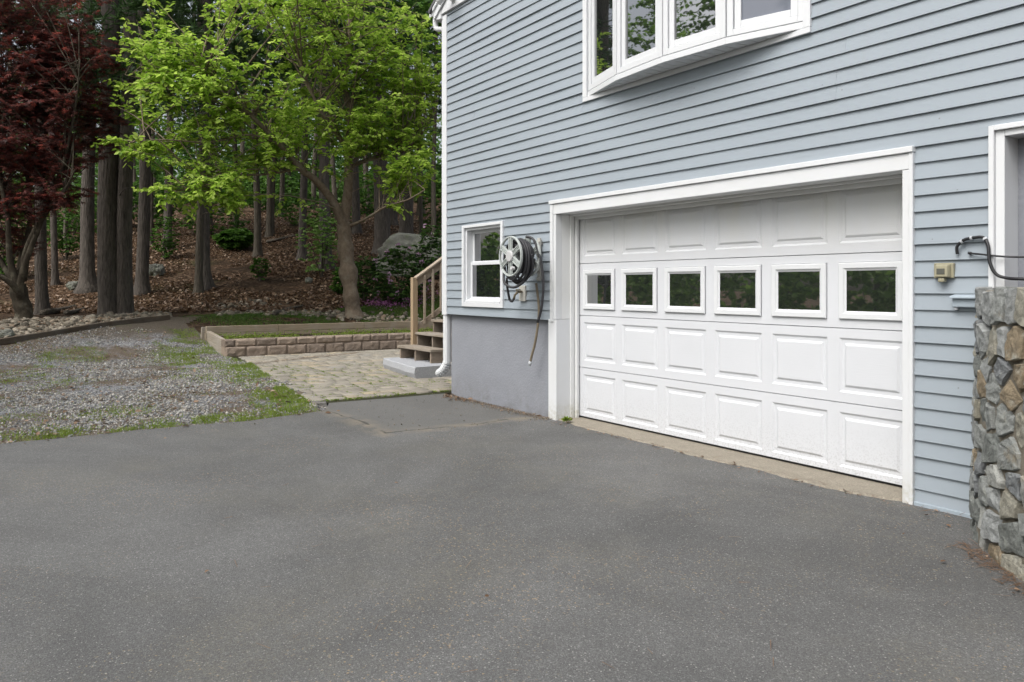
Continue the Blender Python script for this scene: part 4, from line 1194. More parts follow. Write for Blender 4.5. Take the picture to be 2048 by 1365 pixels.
# gravel
n = 170000
x = rng.uniform(-19.5, -8.1, n); y = rng.uniform(-9.5, -.9, n)
near = np.clip((-x - 8) / 11, 0, 1)
ok = inside(x, y) & (rng.uniform(0, 1, n) < 1.1 - .85 * sstep(.43, .56, fbm(x * .9, y * .9, 91)) - .35 * near - .6 * sstep(-17.0, -18.8, x)) & (x < drive_left(y) - .05 + .2 * rng.uniform(-1, 1, n) ** 3)
x, y = x[ok], y[ok]; S = rng.lognormal(math.log(.0102), .38, len(x)).clip(.005, .034)
tag(stones("gravel", np.stack([x, y, gz(x, y) + S * .25], -1), S, M['pebble'], flat=.7, jit=.25), "loose grey crushed stone spread over the yard left of the driveway", "gravel", kind='stuff')

# ================================================================== PLANTS
def rand_dirs(n, zs=1.0):
    a = rng.normal(0, 1, (n, 3)); a[:, 2] *= zs
    return norm(a)

def bez(p, c, q, n):
    t = np.linspace(0, 1, n)[:, None]
    return (1 - t) ** 2 * p + 2 * t * (1 - t) * c + t * t * q

def crown_growth(limbs, env, nb, ntw, nlf, tw=(.22, .5), up=.35, flat=.35, start=.35, minz=None):
    """branches from the limbs out to random points of the envelope, twigs on them, leaves on the twigs.
    limbs: list of point arrays; env: list of (centre, radii, weight). Returns branch polylines and leaf arrays P, A, N."""
    L = np.concatenate([np.asarray(l, float) for l in limbs]); wts = np.array([e[2] for e in env], float); wts /= wts.sum()
    br = []; tws = []; P = []; A = []; N = []
    for _ in range(nb):
        c, r, _w = env[rng.choice(len(env), p=wts)]
        d = rand_dirs(1)[0]; q = np.asarray(c) + d * np.asarray(r) * rng.uniform(.35, 1) ** .6
        k = rng.choice(len(L), 14); cand = L[k]
        sc = np.linalg.norm(cand - q, axis=1) + .9 * np.maximum(0, cand[:, 2] - q[2])
        p = cand[np.argmin(sc)]
        mid = (p + q) / 2; mid[2] += up * np.linalg.norm(q - p) * rng.uniform(.2, 1)
        pts = bez(p, mid, q, 9); br.append(pts)
        for j in range(ntw):
            t = start + (1 - start) * (j + rng.uniform(0, 1)) / ntw
            i = min(int(t * 8), 7); f = t * 8 - i; o = pts[i] * (1 - f) + pts[i + 1] * f
            tan = pts[i + 1] - pts[i]; tan /= np.linalg.norm(tan) + 1e-9
            dv = tan * .7 + rand_dirs(1, flat)[0] * 1.0; dv[2] += .05; dv /= np.linalg.norm(dv)
            ln = rng.uniform(*tw); e = o + dv * ln; e[2] -= .12 * ln
            tws.append((o, e))
            tt = (np.arange(nlf) + rng.uniform(.2, .9, nlf)) / nlf
            lp = o[None] + (e - o)[None] * tt[:, None]
            side = np.cross(dv, [0, 0, 1.0]); side /= np.linalg.norm(side) + 1e-9
            sg = np.where(np.arange(nlf) % 2 == 0, 1, -1)[:, None]
            ax = dv[None] * .65 + side[None] * sg * .8 + rng.normal(0, .28, (nlf, 3)); ax[:, 2] -= rng.uniform(.05, .55, nlf)
            nn = np.array([[0, 0, 1.0]]) + rng.normal(0, .38, (nlf, 3))
            P.append(lp); A.append(ax); N.append(nn)
    return br, tws, np.concatenate(P), np.concatenate(A), np.concatenate(N)

def limb(pix, Zs):
    return [Vector(at(px, py, z)) for (px, py), z in zip(pix, Zs)]

def local(root, *arr):
    return [a - np.array(root.location)[None] for a in arr]

# ---- cherry in front of the wood
g = ground_at(708, 634)
Zc = depth_of(g)
cherry = empty("cherry_tree", g, "bright green cherry tree with a leaning forked trunk behind the raised bed", "tree")
trunk = limb([(708, 640), (703, 600), (697, 545), (690, 490), (687, 445)], [Zc, Zc, Zc, Zc, Zc])
main = limb([(691, 500), (687, 445), (694, 405), (698, 350), (696, 300), (703, 240), (690, 160), (700, 70), (690, -60)], [Zc, Zc, Zc - .05, Zc - .1, Zc, Zc + .2, Zc + .2, Zc, Zc])
left = limb([(693, 510), (688, 455), (672, 415), (655, 388), (628, 358), (598, 336), (560, 290), (500, 230), (430, 170), (380, 90)], [Zc, Zc - .05, Zc - .2, Zc - .4, Zc - .7, Zc - 1.0, Zc - 1.4, Zc - 1.9, Zc - 2.3, Zc - 2.5])
right = limb([(698, 335), (730, 322), (772, 310), (806, 302), (850, 260), (880, 190)], [Zc, Zc + .1, Zc + .2, Zc + .3, Zc + .3, Zc + .4])
low = limb([(700, 452), (722, 443), (745, 430), (775, 412), (815, 400), (850, 380)], [Zc, Zc - .2, Zc - .5, Zc - .8, Zc - 1.0, Zc - 1.2])
lowl = limb([(600, 338), (560, 345), (520, 350), (470, 352), (400, 375), (330, 382)], [Zc - 1.0, Zc - 1.3, Zc - 1.7, Zc - 2.2, Zc - 2.8, Zc - 3.1])
midl = limb([(560, 290), (500, 270), (420, 285), (330, 280), (260, 285)], [Zc - 1.4, Zc - 2, Zc - 2.6, Zc - 3.0, Zc - 3.2])
upl = limb([(500, 230), (420, 200), (330, 170), (250, 150)], [Zc - 1.9, Zc - 2.2, Zc - 2.4, Zc - 2.4])
upm = limb([(696, 300), (640, 220), (600, 120), (580, 0), (560, -90)], [Zc, Zc - .6, Zc - 1.0, Zc - 1.2, Zc - 1.3])
mb = MB(); off = Vector(cherry.location)
def T(pts, r0, r1, seg=10, jit=.18, n=5):
    q = [p - off for p in smoothpts(pts, n)]; k = len(q)
    mb.tube(q, [r0 + (r1 - r0) * (i / (k - 1)) ** .8 for i in range(k)], seg, jit=jit)
kn = smoothpts(trunk, 8)
mb.tube([p - off for p in kn], [.19 * (1 + .45 * math.exp(-i / 2.2)) * (1 + .10 * math.sin(i * .9)) + (.018 if 12 < i < 18 else 0) + (-.03 if i > 28 else 0) for i in range(len(kn))], 14, jit=.16)
T(main, .175, .03, 12); T(left, .15, .025, 12); T(right, .06, .012, 8); T(low, .05, .010, 8); T(lowl, .032, .008); T(midl, .035, .008); T(upl, .03, .008); T(upm, .055, .012)
mb.tube([left[5] - off + Vector((0, 0, .05)), left[5] - off + Vector((-.12, .0, .10))], [.085, .08], 10, jit=.1)       # sawn stub
def ell(px, py, Z, rx, rz, rd, w): return (at(px, py, Z), (rx, rx * .9, rz), w)
env = [ell(540, 120, Zc - 1.3, 2.5, 2.0, 2, 5), ell(700, 120, Zc - .2, 2.3, 2.3, 2, 5), ell(360, 210, Zc - 2.6, 1.35, .95, 1.5, 3), ell(330, 120, Zc - 2.4, 1.2, .7, 1, 2), ell(270, 290, Zc - 3.0, .55, .25, .6, .5),
       ell(520, 310, Zc - 1.8, 1.3, .42, 1.2, 2), ell(430, 375, Zc - 2.8, .85, .26, .5, 1.6), ell(335, 388, Zc - 3.0, .6, .14, .4, .7), ell(470, 410, Zc - 2.6, .45, .16, .4, .6), ell(650, 250, Zc - 1.0, 1.4, .75, 1.2, 2), ell(800, 230, Zc + .1, 1.1, 1.2, 1, 3.4), ell(830, 90, Zc, 1.0, 1.2, 1, 2.5),
       ell(815, 345, Zc - .6, .8, .45, .5, 2.0), ell(790, 405, Zc - .9, .5, .16, .4, .45), ell(600, -20, Zc - .8, 3.0, 1.0, 2, 3), ell(240, 190, Zc - 2.6, .5, .6, .5, .6), ell(330, 20, Zc - 1.8, 1.0, .5, 1, .7)]
limbs = [[np.array(p) for p in smoothpts(l, 6)] for l in (main, left, right, low, lowl, midl, upl, upm)]
br, tws, P, A, N = crown_growth(limbs, env, 400, 6, 9, (.24, .52), .16, .32, .35)
for b in br:
    d = np.linalg.norm(b[-1] - b[0]); r0 = min(.022, .006 + .006 * d)
    mb.tube([Vector(p) - off for p in b[::2]], [r0 * (1 - .8 * i / 4) for i in range(5)], 4, cap=False)
for o, e in tws[::2]: mb.tube([Vector(o) - off, Vector(e) - off], [.004, .002], 3, cap=False)
mb.build("trunk", M['cherrybark'], cherry, smooth=True)
Lf = rng.uniform(.10, .155, len(P))
leaves("crown", *local(cherry, P), A, N, Lf, Lf * .66, M['cherryleaf'], cherry)

# ---- red maple at the left edge
g = ground_at(47, 641); Zm = depth_of(g)
maple = empty("japanese_maple", g, "dark red japanese maple with many thin stems rising from a short trunk", "tree")
off = Vector(maple.location); mb = MB()
tr = limb([(47, 648), (46, 622), (40, 595), (36, 570)], [Zm] * 4)
mb.tube([p - off for p in smoothpts(tr, 6)], [.17 * (1 + .35 * math.exp(-i / 3)) * (1 + .06 * math.sin(i)) for i in range(19)], 12, jit=.15)
stems = [limb(p, [Zm + z * k for k in range(len(p))]) for p, z in (
    ([(44, 610), (36, 575), (12, 540), (-20, 480), (-60, 400), (-80, 250)], .1), ([(44, 610), (38, 575), (20, 520), (15, 440), (0, 330), (10, 180), (-10, 30)], -.12),
    ([(44, 610), (40, 575), (42, 520), (60, 440), (55, 330), (80, 180), (70, 20)], .1), ([(44, 610), (40, 580), (50, 530), (80, 450), (120, 350), (150, 220), (160, 120)], -.15),
    ([(44, 610), (34, 580), (5, 555), (-30, 540), (-90, 500)], -.2), ([(44, 560), (58, 490), (95, 420), (130, 380), (150, 340)], -.3))]
for s_ in stems:
    q = [p - off for p in smoothpts(s_, 5)]; k = len(q); mb.tube(q, [.085 * (1 - i / (k - 1)) ** 1.2 + .012 for i in range(k)], 8, jit=.12)
env = []
for px, py, dz, rx, rz, w in [(40, 30, 0, 1.7, .55, 3), (120, 110, .2, 1.3, .35, 2), (20, 140, -.5, 1.1, .4, 2), (60, 200, -.6, 1.2, .35, 2), (150, 200, .5, 1.0, .5, 2), (40, 285, -.7, 1.1, .3, 2), (-10, 250, 0, 1.3, .6, 2),
                           (200, 110, .8, .7, .4, 1), (170, 290, .7, .8, .4, 1.2), (85, 315, -.5, .75, .25, 1), (120, 385, -.7, .65, .25, 1.0), (40, 400, 0, .9, .4, .9), (100, 340, 0, .6, .3, 1), (-60, 360, 0, 1.2, .8, 2), (60, -60, 0, 1.8, .8, 2), (200, 240, .6, .5, .4, .7), (30, 470, .5, .7, .4, .6)]:
    env.append((at(px, py, Zm + dz), (rx, rx, rz), w))
limbs = [[np.array(p) for p in smoothpts(s_, 6)] for s_ in stems]
br, tws, P, A, N = crown_growth(limbs, env, 450, 8, 9, (.16, .42), .14, .16, .3)
for b in br:
    mb.tube([Vector(p) - off for p in b[::2]], [.012 * (1 - .75 * i / 4) for i in range(5)], 4, cap=False)
for o, e in tws[::3]: mb.tube([Vector(o) - off, Vector(e) - off], [.003, .002], 3, cap=False)
mb.build("trunk", M['maplebark'], maple, smooth=True)
Lf = rng.uniform(.07, .115, len(P))
N[:, 2] += .4
leaves("crown", *local(maple, P), A, N, Lf, Lf, M['mapleleaf'], maple, 'palm')

# ---- pines and other forest trees
def pine_crown(name, H, z0, spread, sd):
    global rng
    keep = rng; rng = np.random.default_rng(sd)
    P = []; A = []; N = []; mb = MB()
    z = z0
    while z < H - .3:
        t = (z - z0) / (H - z0); Lb = spread * (1 - t) ** .7 * rng.uniform(.75, 1.15) + .35
        for k in range(rng.integers(3, 6)):
            a = rng.uniform(0, 6.283); d = np.array([math.cos(a), math.sin(a), .10 + .5 * t])
            L_ = Lb * rng.uniform(.55, 1.1); p = np.array([0, 0, z]); q = p + d * L_; mid = (p + q) / 2 + np.array([0, 0, -.10 * L_])
            pts = bez(p, mid, q, 7); mb.tube([Vector(x) for x in pts[::2]], [.035 * (1 - t * .6), .025, .015, .006], 4, cap=False)
            nt = int(9.5 * L_)
            f = rng.uniform(.3, 1, nt) ** .8; c = (1 - f)[:, None] ** 2 * p + (2 * f * (1 - f))[:, None] * mid + (f * f)[:, None] * q
            c = c + rng.normal(0, .16, (nt, 3)) * np.array([1, 1, .35])
            m = 7
            ax = norm(rng.normal(0, 1, (nt, m, 3)) * np.array([1, 1, .55]) + d * .6 + np.array([0, 0, .25]))
            P.append(np.repeat(c, m, 0)); A.append(ax.reshape(-1, 3)); N.append(rng.normal(0, 1, (nt * m, 3)))
        z += rng.uniform(.35, .75)
    P = np.concatenate(P); A = np.concatenate(A); N = np.concatenate(N)
    o = leaves(name, P, A, N, rng.uniform(.16, .34, len(P)), .034, M['needle'], None, 'needle')
    rng = keep
    me = o.data; bpy.data.objects.remove(o); return me

def broad_crown(name, H, z0, spread, sd, nb=150, size=(.13, .2), mat='broad'):
    global rng
    keep = rng; rng = np.random.default_rng(sd)
    stem = np.stack([np.zeros(30), np.zeros(30), np.linspace(z0 * .75, H * .92, 30)], -1)
    env = [((rng.normal(0, spread * .4), rng.normal(0, spread * .4), z), (spread * .7, spread * .7, .9), 1) for z in np.linspace(z0, H, 7)]
    br, tws, P, A, N = crown_growth([stem], env, nb, 6, 8, (.3, .7), .1, .4, .3)
    L_ = rng.uniform(*size, len(P)); o = leaves(name, P, A, N, L_, L_ * .9, M[mat])
    rng = keep
    me = o.data; bpy.data.objects.remove(o); return me

PC = [pine_crown("pine_crown", 22, z0, sp, sd) for z0, sp, sd in ((6.5, 3.0, 11), (5.2, 3.4, 12), (8.5, 3.2, 13))]
BC = [broad_crown("leafy_crown", h, z0, sp, sd, nb) for h, z0, sp, sd, nb in ((13, 3.5, 3.4, 21, 120), (16, 5.0, 3.8, 22, 130))]

def tree(name, base, rad, H, bark_m, crown, label, cat="tree", group=None, lean=(0, 0), cs=1.0, flare=.45, dead=8, stems=None, rz=None):
    r = empty(name, base, label, cat, group)
    mb = MB(); sd = random.random() * 100
    for (dx, dy, rr, lx, ly) in (stems or [(0, 0, rad, lean[0], lean[1])]):
        zs = [-.35, 0, .12, .3, .6, 1.0, 1.6, 2.4, 3.4, 5, 7, 10, 14, 18, H]; zs = [z for z in zs if z <= H]
        pts = [Vector((dx + lx * max(z, 0) + .05 * math.sin(z * .7 + sd), dy + ly * max(z, 0) + .05 * math.cos(z * .6 + sd), z)) for z in zs]
        rads = [rr * (1 - .62 * max(z, 0) / H) * (1 + flare * math.exp(-max(z, 0) / .28)) for z in zs]
        mb.tube(pts, rads, 14, jit=.10, lobes=lambda t, a: 1 + .13 * math.exp(-t * 10) * math.sin(a * 5 + sd))
    for _ in range(dead):      # bare lower twigs
        z = random.uniform(2.2, 8); a = random.uniform(0, 6.28); l = random.uniform(.5, 1.6)
        p = Vector((lean[0] * z, lean[1] * z, z)); q = p + Vector((math.cos(a) * l, math.sin(a) * l, random.uniform(-.3, .3)))
        mb.tube([p, (p + q) / 2 + Vector((0, 0, .12)), q], [.016, .010, .004], 4, cap=False)
    mb.build("trunk", bark_m, r, smooth=True)
    if crown is not None:
        c = bpy.data.objects.new("crown", crown); COL.objects.link(c); c.parent = r
        c.rotation_euler = (0, 0, random.uniform(0, 6.28) if rz is None else rz); c.scale = (cs, cs, H / 22 if crown in PC else cs)
    return r

def pine(px, py, w, label, ci=0, H=22, name="pine_tree", bk='pinebark', group=None, **k):
    g = ground_at(px, py); Z = depth_of(g)
    return tree(name, g, w / 2 * Z / F / 1.05, H, M[bk], PC[ci % 3] if ci is not None else None, label, "tree", group, **k)

# the twin stemmed pine
g = ground_at(232, 629); Z = depth_of(g); u = XD * Z / F
tree("pine_tree", g, .3, 22, M['pinebark'], PC[0], "huge pine with two thick grey stems joined at the foot behind the rock bed", "tree", "pines along the edge of the wood",
     stems=[(-9 * u[0], -9 * u[1], 21.5 * Z / F, -.010 * XD[0], -.010 * XD[1]), (21 * u[0], 21 * u[1], 15.5 * Z / F, .002 * XD[0], .002 * XD[1])], flare=.12, dead=10)
GP = "pines along the edge of the wood"
pine(85, 629, 24, "dark pine trunk between the red maple and the twin stemmed pine", 1, group=GP)
pine(178, 582, 28, "grey pine with a flared root touching a mossy stone, behind the twin stemmed pine", 2, group=GP, flare=.9)
pine(287, 589, 25, "straight dark pine rising beside a flat pale rock", 1, group=GP, flare=.6)
pine(412, 578, 22, "broad dark pine standing directly behind a slim greenish trunk", 0, group=GP, flare=.9)
pine(401, 588, 16, "slim greenish grey trunk pressed in front of a broader dark pine", None, 17, "forest_tree", 'farbark', group="slim trees in the wood", flare=.5)
pine(107, 571, 13, "thin black trunk in the shade just behind the red maple", 2, group=GP)
GS = "slim trees in the wood"
pine(513, 514, 15, "slim crooked trunk alone halfway up the leafy slope", None, 16, "forest_tree", 'farbark', group=GS, flare=.6, lean=(.01, -.01))
pine(537, 474, 13, "first of two close thin trunks high on the slope", None, 16, "forest_tree", 'farbark', group=GS)
pine(547, 470, 8, "thinner second of two close trunks high on the slope", None, 15, "forest_tree", 'farbark', group=GS)
pine(607, 521, 16, "reddish brown pine trunk left of the pale green sapling", 2, group=GP, flare=.7)
pine(652, 538, 23, "pine trunk half hidden by the pale green sapling", 0, group=GP, flare=.8)
pine(762, 508, 34, "wide grey barked trunk just right of the cherry and left of the boulder", 1, group=GP, lean=(-.05, .02), flare=.35)
pine(811, 484, 29, "thick straight trunk rising right behind the boulder", 2, group=GP, flare=.5)
pine(712, 468, 17, "dark trunk seen between the cherry's fork and the wide grey trunk", 0, group=GP)
pine(788, 452, 17, "dark trunk behind and between the two thick trunks by the boulder", 1, group=GP)
pine(338, 500, 17, "dim dark trunk far behind the flat pale rock", 1, group=GP)
random.seed(11)
for i, (px, Z) in enumerate([(20, 40), (140, 44), (168, 58), (268, 50), (310, 42), (372, 60), (440, 45), (470, 62), (485, 50), (580, 60), (628, 46), (670, 50), (735, 48), (840, 44), (868, 56), (-30, 50), (910, 52), (418, 38), (560, 41)]):
    p = at(px, CY, Z); p[2] = float(height(p[0], p[1]))
    tree("forest_tree", p, random.uniform(.10, .2), random.uniform(17, 23), M['farbark'], (PC[i % 3] if i % 3 else BC[i % 2]) if i % 2 else None, "thin dark forest trunk far up the wooded slope", "tree", "thin trunks far up the slope", dead=4, lean=(random.uniform(-.05, .05), random.uniform(-.05, .05)), cs=random.uniform(.9, 1.25))
# leafy understory trees that close the wood behind the cherry
for px, Z, ci, lab in ((300, 33, 0, "leafy understory tree behind the cherry's lower left branches"), (470, 36, 1, "leafy understory tree in the middle of the wood behind the cherry"), (640, 34, 0, "leafy understory tree behind the cherry trunk"),
                   (840, 33, 1, "leafy understory tree against the corner of the house"), (130, 34, 1, "leafy understory tree in the shade behind the red maple"), (870, 27, 0, "young leafy tree close behind the corner board of the house")):
    p = at(px, CY, Z); p[2] = float(height(p[0], p[1]))
    tree("leafy_tree", p, .09, 12, M['farbark'], BC[ci], lab, "tree", "leafy trees under the pines", cs=random.uniform(.85, 1.1), dead=0)

# far wood on the crest: one mass
n = 85000
pxs = rng.uniform(-260, 1060, n); Zs = rng.uniform(56, 88, n); P = np.stack([CAM + ray(a, CY) * b for a, b in zip(pxs, Zs)])
hz = rng.uniform(0, 1, n) ** 1.7 * 15
P[:, 2] = height(P[:, 0], P[:, 1]) + hz
ok = fbm(P[:, 0] * .16 + P[:, 1] * .11, P[:, 2] * .16, 95) > .25 + .034 * hz
P = P[ok]; n = len(P)
tag(leaves("distant_woods", P, rand_dirs(n, .5), rng.normal(0, .7, (n, 3)) + [0, 0, 1], rng.uniform(.22, .5, n), rng.uniform(.2, .42, n), M['broad']), "dim green mass of far woodland on the crest of the hill", "woods", kind='stuff')

# ---- bushes
def bush(name, px, py, w, h, n, size, mat, label, cat="shrub", group=None, Z=None, whorl=6, aspect=.4, depth=.6, flowers=0, fmat=None, stem=True, dens=.35):
    g = ground_at(px, py) if Z is None else at(px, py, Z)
    Zd = depth_of(g); W = w * Zd / F / 2; Hh = h * Zd / F
    r = empty(name, g, label, cat, group)
    mb = MB(); C = rand_dirs(n); rad = rng.uniform(dens, 1, n) ** .5
    lump = .7 + .5 * fbm(C[:, 0] * 2.2 + px, C[:, 2] * 2.2 + C[:, 1] * 1.7, int(px))[:, None]
    C = C * rad[:, None] * lump; C = np.stack([C[:, 0] * W * XD[0] + C[:, 1] * W * depth * ZD[0], C[:, 0] * W * XD[1] + C[:, 1] * W * depth * ZD[1], (C[:, 2] * .5 + .52) * Hh], -1)
    C[:, 2] = np.maximum(C[:, 2], .04)
    if stem:
        for k in range(7):
            q = C[rng.integers(0, n)]; mb.tube([Vector((0, 0, -.1)), Vector((q[0] * .4, q[1] * .4, q[2] * .55)), Vector(q)], [.022, .016, .006], 5, cap=False)
        mb.build("stem", M['farbark'], r)
    a = rng.uniform(0, 6.283, (n, whorl)); out = norm(C - np.array([0, 0, Hh * .35]))
    A = np.stack([np.cos(a), np.sin(a), rng.uniform(-.35, .35, a.shape)], -1) + out[:, None] * .6
    P = np.repeat(C, whorl, 0); A = A.reshape(-1, 3); N = np.repeat(out, whorl, 0) * .6 + [0, 0, .8] + rng.normal(0, .35, (len(P), 3))
    L_ = rng.uniform(size * .7, size * 1.25, len(P))
    leaves("foliage", P, A, N, L_, L_ * aspect * 2, mat, r)
    if flowers:
        idx = np.argsort(-(rad + rng.uniform(0, .25, n)))[:flowers]; c = C[idx] * 1.04; k = 14
        for q in c:
            d = rand_dirs(k); leaves("flower_head", q[None] + d * .028, d, rng.normal(0, 1, (k, 3)), rng.uniform(.04, .065, k), .055, fmat, r)
    return r
bush("rhododendron", 800, 612, 125, 118, 420, .115, M['rhodo'], "rhododendron with mauve flower heads in front of the mossy boulder", flowers=26, fmat=M['flower'], aspect=.30)
bush("rhododendron", 862, 560, 70, 110, 260, .115, M['rhodo'], "tall rhododendron with few flowers close to the corner of the house", flowers=7, fmat=M['flower'], aspect=.30)
bush("rhododendron", 730, 606, 75, 95, 240, .10, M['rhodo'], "flowerless dark evergreen bush just right of the cherry trunk", aspect=.34)
bush("fern_clump", 684, 590, 45, 55, 110, .11, M['broad'], "small green plant tuft against the left of the cherry trunk", "plant", stem=False)
bush("sapling", 643, 556, 105, 158, 240, .105, M['sapling'], "pale green sapling with sparse upright leaf clusters on the slope", "sapling", aspect=.42, dens=.05, depth=.9)
bush("shrub", 521, 562, 42, 46, 80, .09, M['broad'], "low green shrub alone on the leafy slope", "shrub", "low shrubs on the slope")
bush("shrub", 132, 520, 110, 140, 330, .12, M['broad'], "dark leafy shrub in the shade right of the red maple", "shrub", "low shrubs on the slope")
bush("shrub", 420, 470, 170, 55, 260, .12, M['broad'], "wide low undergrowth bush high in the middle of the slope", "shrub", "low shrubs on the slope")
bush("shrub", 330, 520, 60, 90, 150, .11, M['broad'], "dim green shrub behind the flat pale rock", "shrub", "low shrubs on the slope")
bush("shrub", 866, 470, 60, 120, 260, .11, M['broad'], "loose green shrub above the boulder beside the house corner", "shrub", "low shrubs on the slope")
bush("shrub", 10, 560, 110, 190, 420, .11, M['broad'], "dark shrub behind the trunk of the red maple", "shrub", "low shrubs on the slope")
bush("shrub", 205, 470, 100, 130, 260, .12, M['broad'], "dim shrub in the gap right behind the twin stemmed pine", "shrub", "low shrubs on the slope")
bush("shrub", 640, 455, 220, 60, 300, .13, M['broad'], "long low thicket near the top of the slope behind the sapling", "shrub", "low shrubs on the slope")

for px, py, w, h, lab in ((120, 470, 220, 90, "broad dark thicket high on the slope behind the red maple"), (290, 455, 170, 90, "dark thicket up the slope between the twin stemmed pine and the paired trunks"),
                          (540, 425, 180, 80, "dark thicket on the crest behind the two close thin trunks"), (760, 430, 170, 90, "dark thicket on the crest behind the wide grey trunk"), (470, 500, 80, 40, "small patch of undergrowth left of the slim crooked trunk")):
    bush("shrub", px, py, w, h, 420, .17, M['broad'], lab, "shrub", "low shrubs on the slope")
# phlox carpet
g = ground_at(790, 612); n = 900
x = g[0] + rng.normal(0, 1, n) * .55 * XD[0] + rng.normal(0, .22, n) * ZD[0]; y = g[1] + rng.normal(0, 1, n) * .55 * XD[1] + rng.normal(0, .22, n) * ZD[1]
ok = fbm(x * 2.5, y * 2.5, 101) > .40; x, y = x[ok], y[ok]; n = len(x)
P = np.stack([x, y, height(x, y) + rng.uniform(.03, .14, n)], -1)
tag(leaves("phlox_flowers", P, rand_dirs(n, .3), rng.normal(0, .5, (n, 3)) + [0, -.3, 1], rng.uniform(.03, .055, n), .045, M['phlox']), "carpet of magenta phlox flowers at the foot of the rhododendron", "flowers", kind='stuff')

# ---- boulders, dead wood
def boulder(px, py, w, hgt, label, sink=.35, name="boulder", sd=0, deep=.8):
    g = ground_at(px, py); Z = depth_of(g); W = w * Z / F / 2; Hh = hgt * Z / F
    v, f = ico(5); k = v * .9
    d = np.array([mnoise.fractal(Vector(p) * 1.1 + Vector((sd * 3.1, 0, 0)), 1.0, 2.0, 3) for p in v]); d2 = np.array([mnoise.fractal(Vector(p) * 4 + Vector((sd, 7, 0)), .8, 2.0, 4) for p in v])
    rr = 1 + .34 * d + .06 * d2; q = v * rr[:, None]
    q[:, 0] = np.clip(q[:, 0], -1.05, 1.0); q[:, 2] = np.where(q[:, 2] > .75, .75 + (q[:, 2] - .75) * .4, q[:, 2])
    V = np.stack([q[:, 0] * W * XD[0] + q[:, 1] * W * deep * ZD[0], q[:, 0] * W * XD[1] + q[:, 1] * W * deep * ZD[1], q[:, 2] * Hh * .75 + Hh * (.62 - sink)], -1)
    o = np_mesh(name, V, f.ravel(), np.full(len(f), 3), M['boulder'], None, True, g)
    return tag(o, label, "boulder")
boulder(834, 540, 150, 78, "large pale lichen covered boulder above the rhododendron", sd=3)
boulder(312, 552, 34, 26, "flat tilted pale rock beside the straight dark pine", sd=5)
boulder(148, 580, 26, 18, "mossy stone touching the flared foot of the grey pine", sd=8)
boulder(618, 566, 14, 12, "small white stone alone on the leaf covered slope", sd=9)
boulder(12, 676, 30, 16, "large grey rounded rock at the near end of the rock bed", sd=12, sink=.25)
def log(pts, r, label):
    q = []
    for px, py in pts:
        g = ground_at(px, py); q.append(Vector(g) + Vector((0, 0, r * .7)))
    mb = MB(); mb.tube(smoothpts(q, 5), [r * (1 - .5 * i / (5 * len(q) - 5)) for i in range(5 * len(q) - 4)], 8, jit=.3)
    tag(mb.build("log", M['log'], None, smooth=True), label, "log")
log([(86, 631), (120, 625), (150, 618)], .09, "rotting grey log lying beside the dark pine trunk")
log([(133, 631), (150, 627), (168, 621)], .07, "short broken piece of pale wood at the rim of the rock bed")
log([(533, 487), (565, 480), (602, 471)], .07, "thin fallen branch lying up the slope between two trunks")
log([(548, 632), (575, 622), (605, 615)], .06, "bleached dead branch on the leaves left of the cherry trunk")

# ---- leaf litter, grass, weeds, debris
n = 62000
pxs = rng.uniform(-60, 930, n); Zs = 20.3 + 26 * rng.uniform(0, 1, n) ** 1.25; d = ZD[None] + ((pxs - CX) / F)[:, None] * XD[None]
P = CAM[None] + d * Zs[:, None]; ok = (P[:, 0] < -20.2) & (fbm(P[:, 0] * .5, P[:, 1] * .5, 111) > .36); P = P[ok]; n = len(P)
P[:, 2] = height(P[:, 0], P[:, 1]) + .03 * (fbm(P[:, 0] * 2, P[:, 1] * 2, 9) - .47) + rng.uniform(.0, .05, n)
tag(leaves("leaf_litter", P, rand_dirs(n, .35), rng.normal(0, .42, (n, 3)) + [0, 0, 1], rng.uniform(.055, .125, n), rng.uniform(.05, .11, n), M['deadleaf']), "brown fallen leaves covering the slope under the trees", "leaves", kind='stuff')

def blades(name, x, y, z, h, w, mat, label, cat="grass", lean=.45):
    n = len(x); A = np.stack([rng.normal(0, lean, n), rng.normal(0, lean, n), np.full(n, .8)], -1)
    N = rand_dirs(n, .2)
    tag(leaves(name, np.stack([x, y, z], -1), A, N, h, w, mat, None, 'blade'), label, cat, kind='stuff')
n = 330000
x = rng.uniform(-18.2, -8.0, n); y = rng.uniform(-5.2, -.8, n); pe = patio_edge(x) - .02
f = fbm(x * 1.6, y * 1.6, 121); f2 = fbm(x * 5, y * 5, 122)
dp = pe - y; strip = sstep(.75, .10, dp) * (x < -9.0) * (x > -14.2)
dl = drive_left(y) - x; drv = sstep(.55, .05, dl) * sstep(-4.9, -4.2, y) * sstep(-1.6, -2.6, y) * (.8 + .55 * (y > -3.9))
pl = sstep(1.5, .1, np.hypot((x + 16.1) * .7, y + 1.35)) * 1.0
st2 = sstep(.55, .1, np.abs(y + 1.75 + .0 * x)) * (x < -13.6) * (x > -18)
patch = sstep(.54, .66, fbm(x * .55 + 4, y * .9, 123)) * .45 + .03
dens = (strip * 1.5 + drv * 1.5 + pl + st2 * .7 + patch * .7) * sstep(.36, .54, f * .6 + f2 * .4)
ok = (rng.uniform(0, 1, n) < dens * .75) & (y < pe + .02) & inside(x, y) & (dl > -.04)
x, y = x[ok], y[ok]
blades("grass", x, y, gz(x, y) - .004, rng.uniform(.012, .042, len(x)) * (1 + .7 * (fbm(x * 3, y * 3, 124) > .52)), .0085, M['grass'], "short green grass growing through the gravel along the patio and driveway edges")
n = 60000     # lawn strip behind the bed
x = rng.uniform(-20.3, -17.35, n); y = rng.uniform(-1.6, 6.0, n)
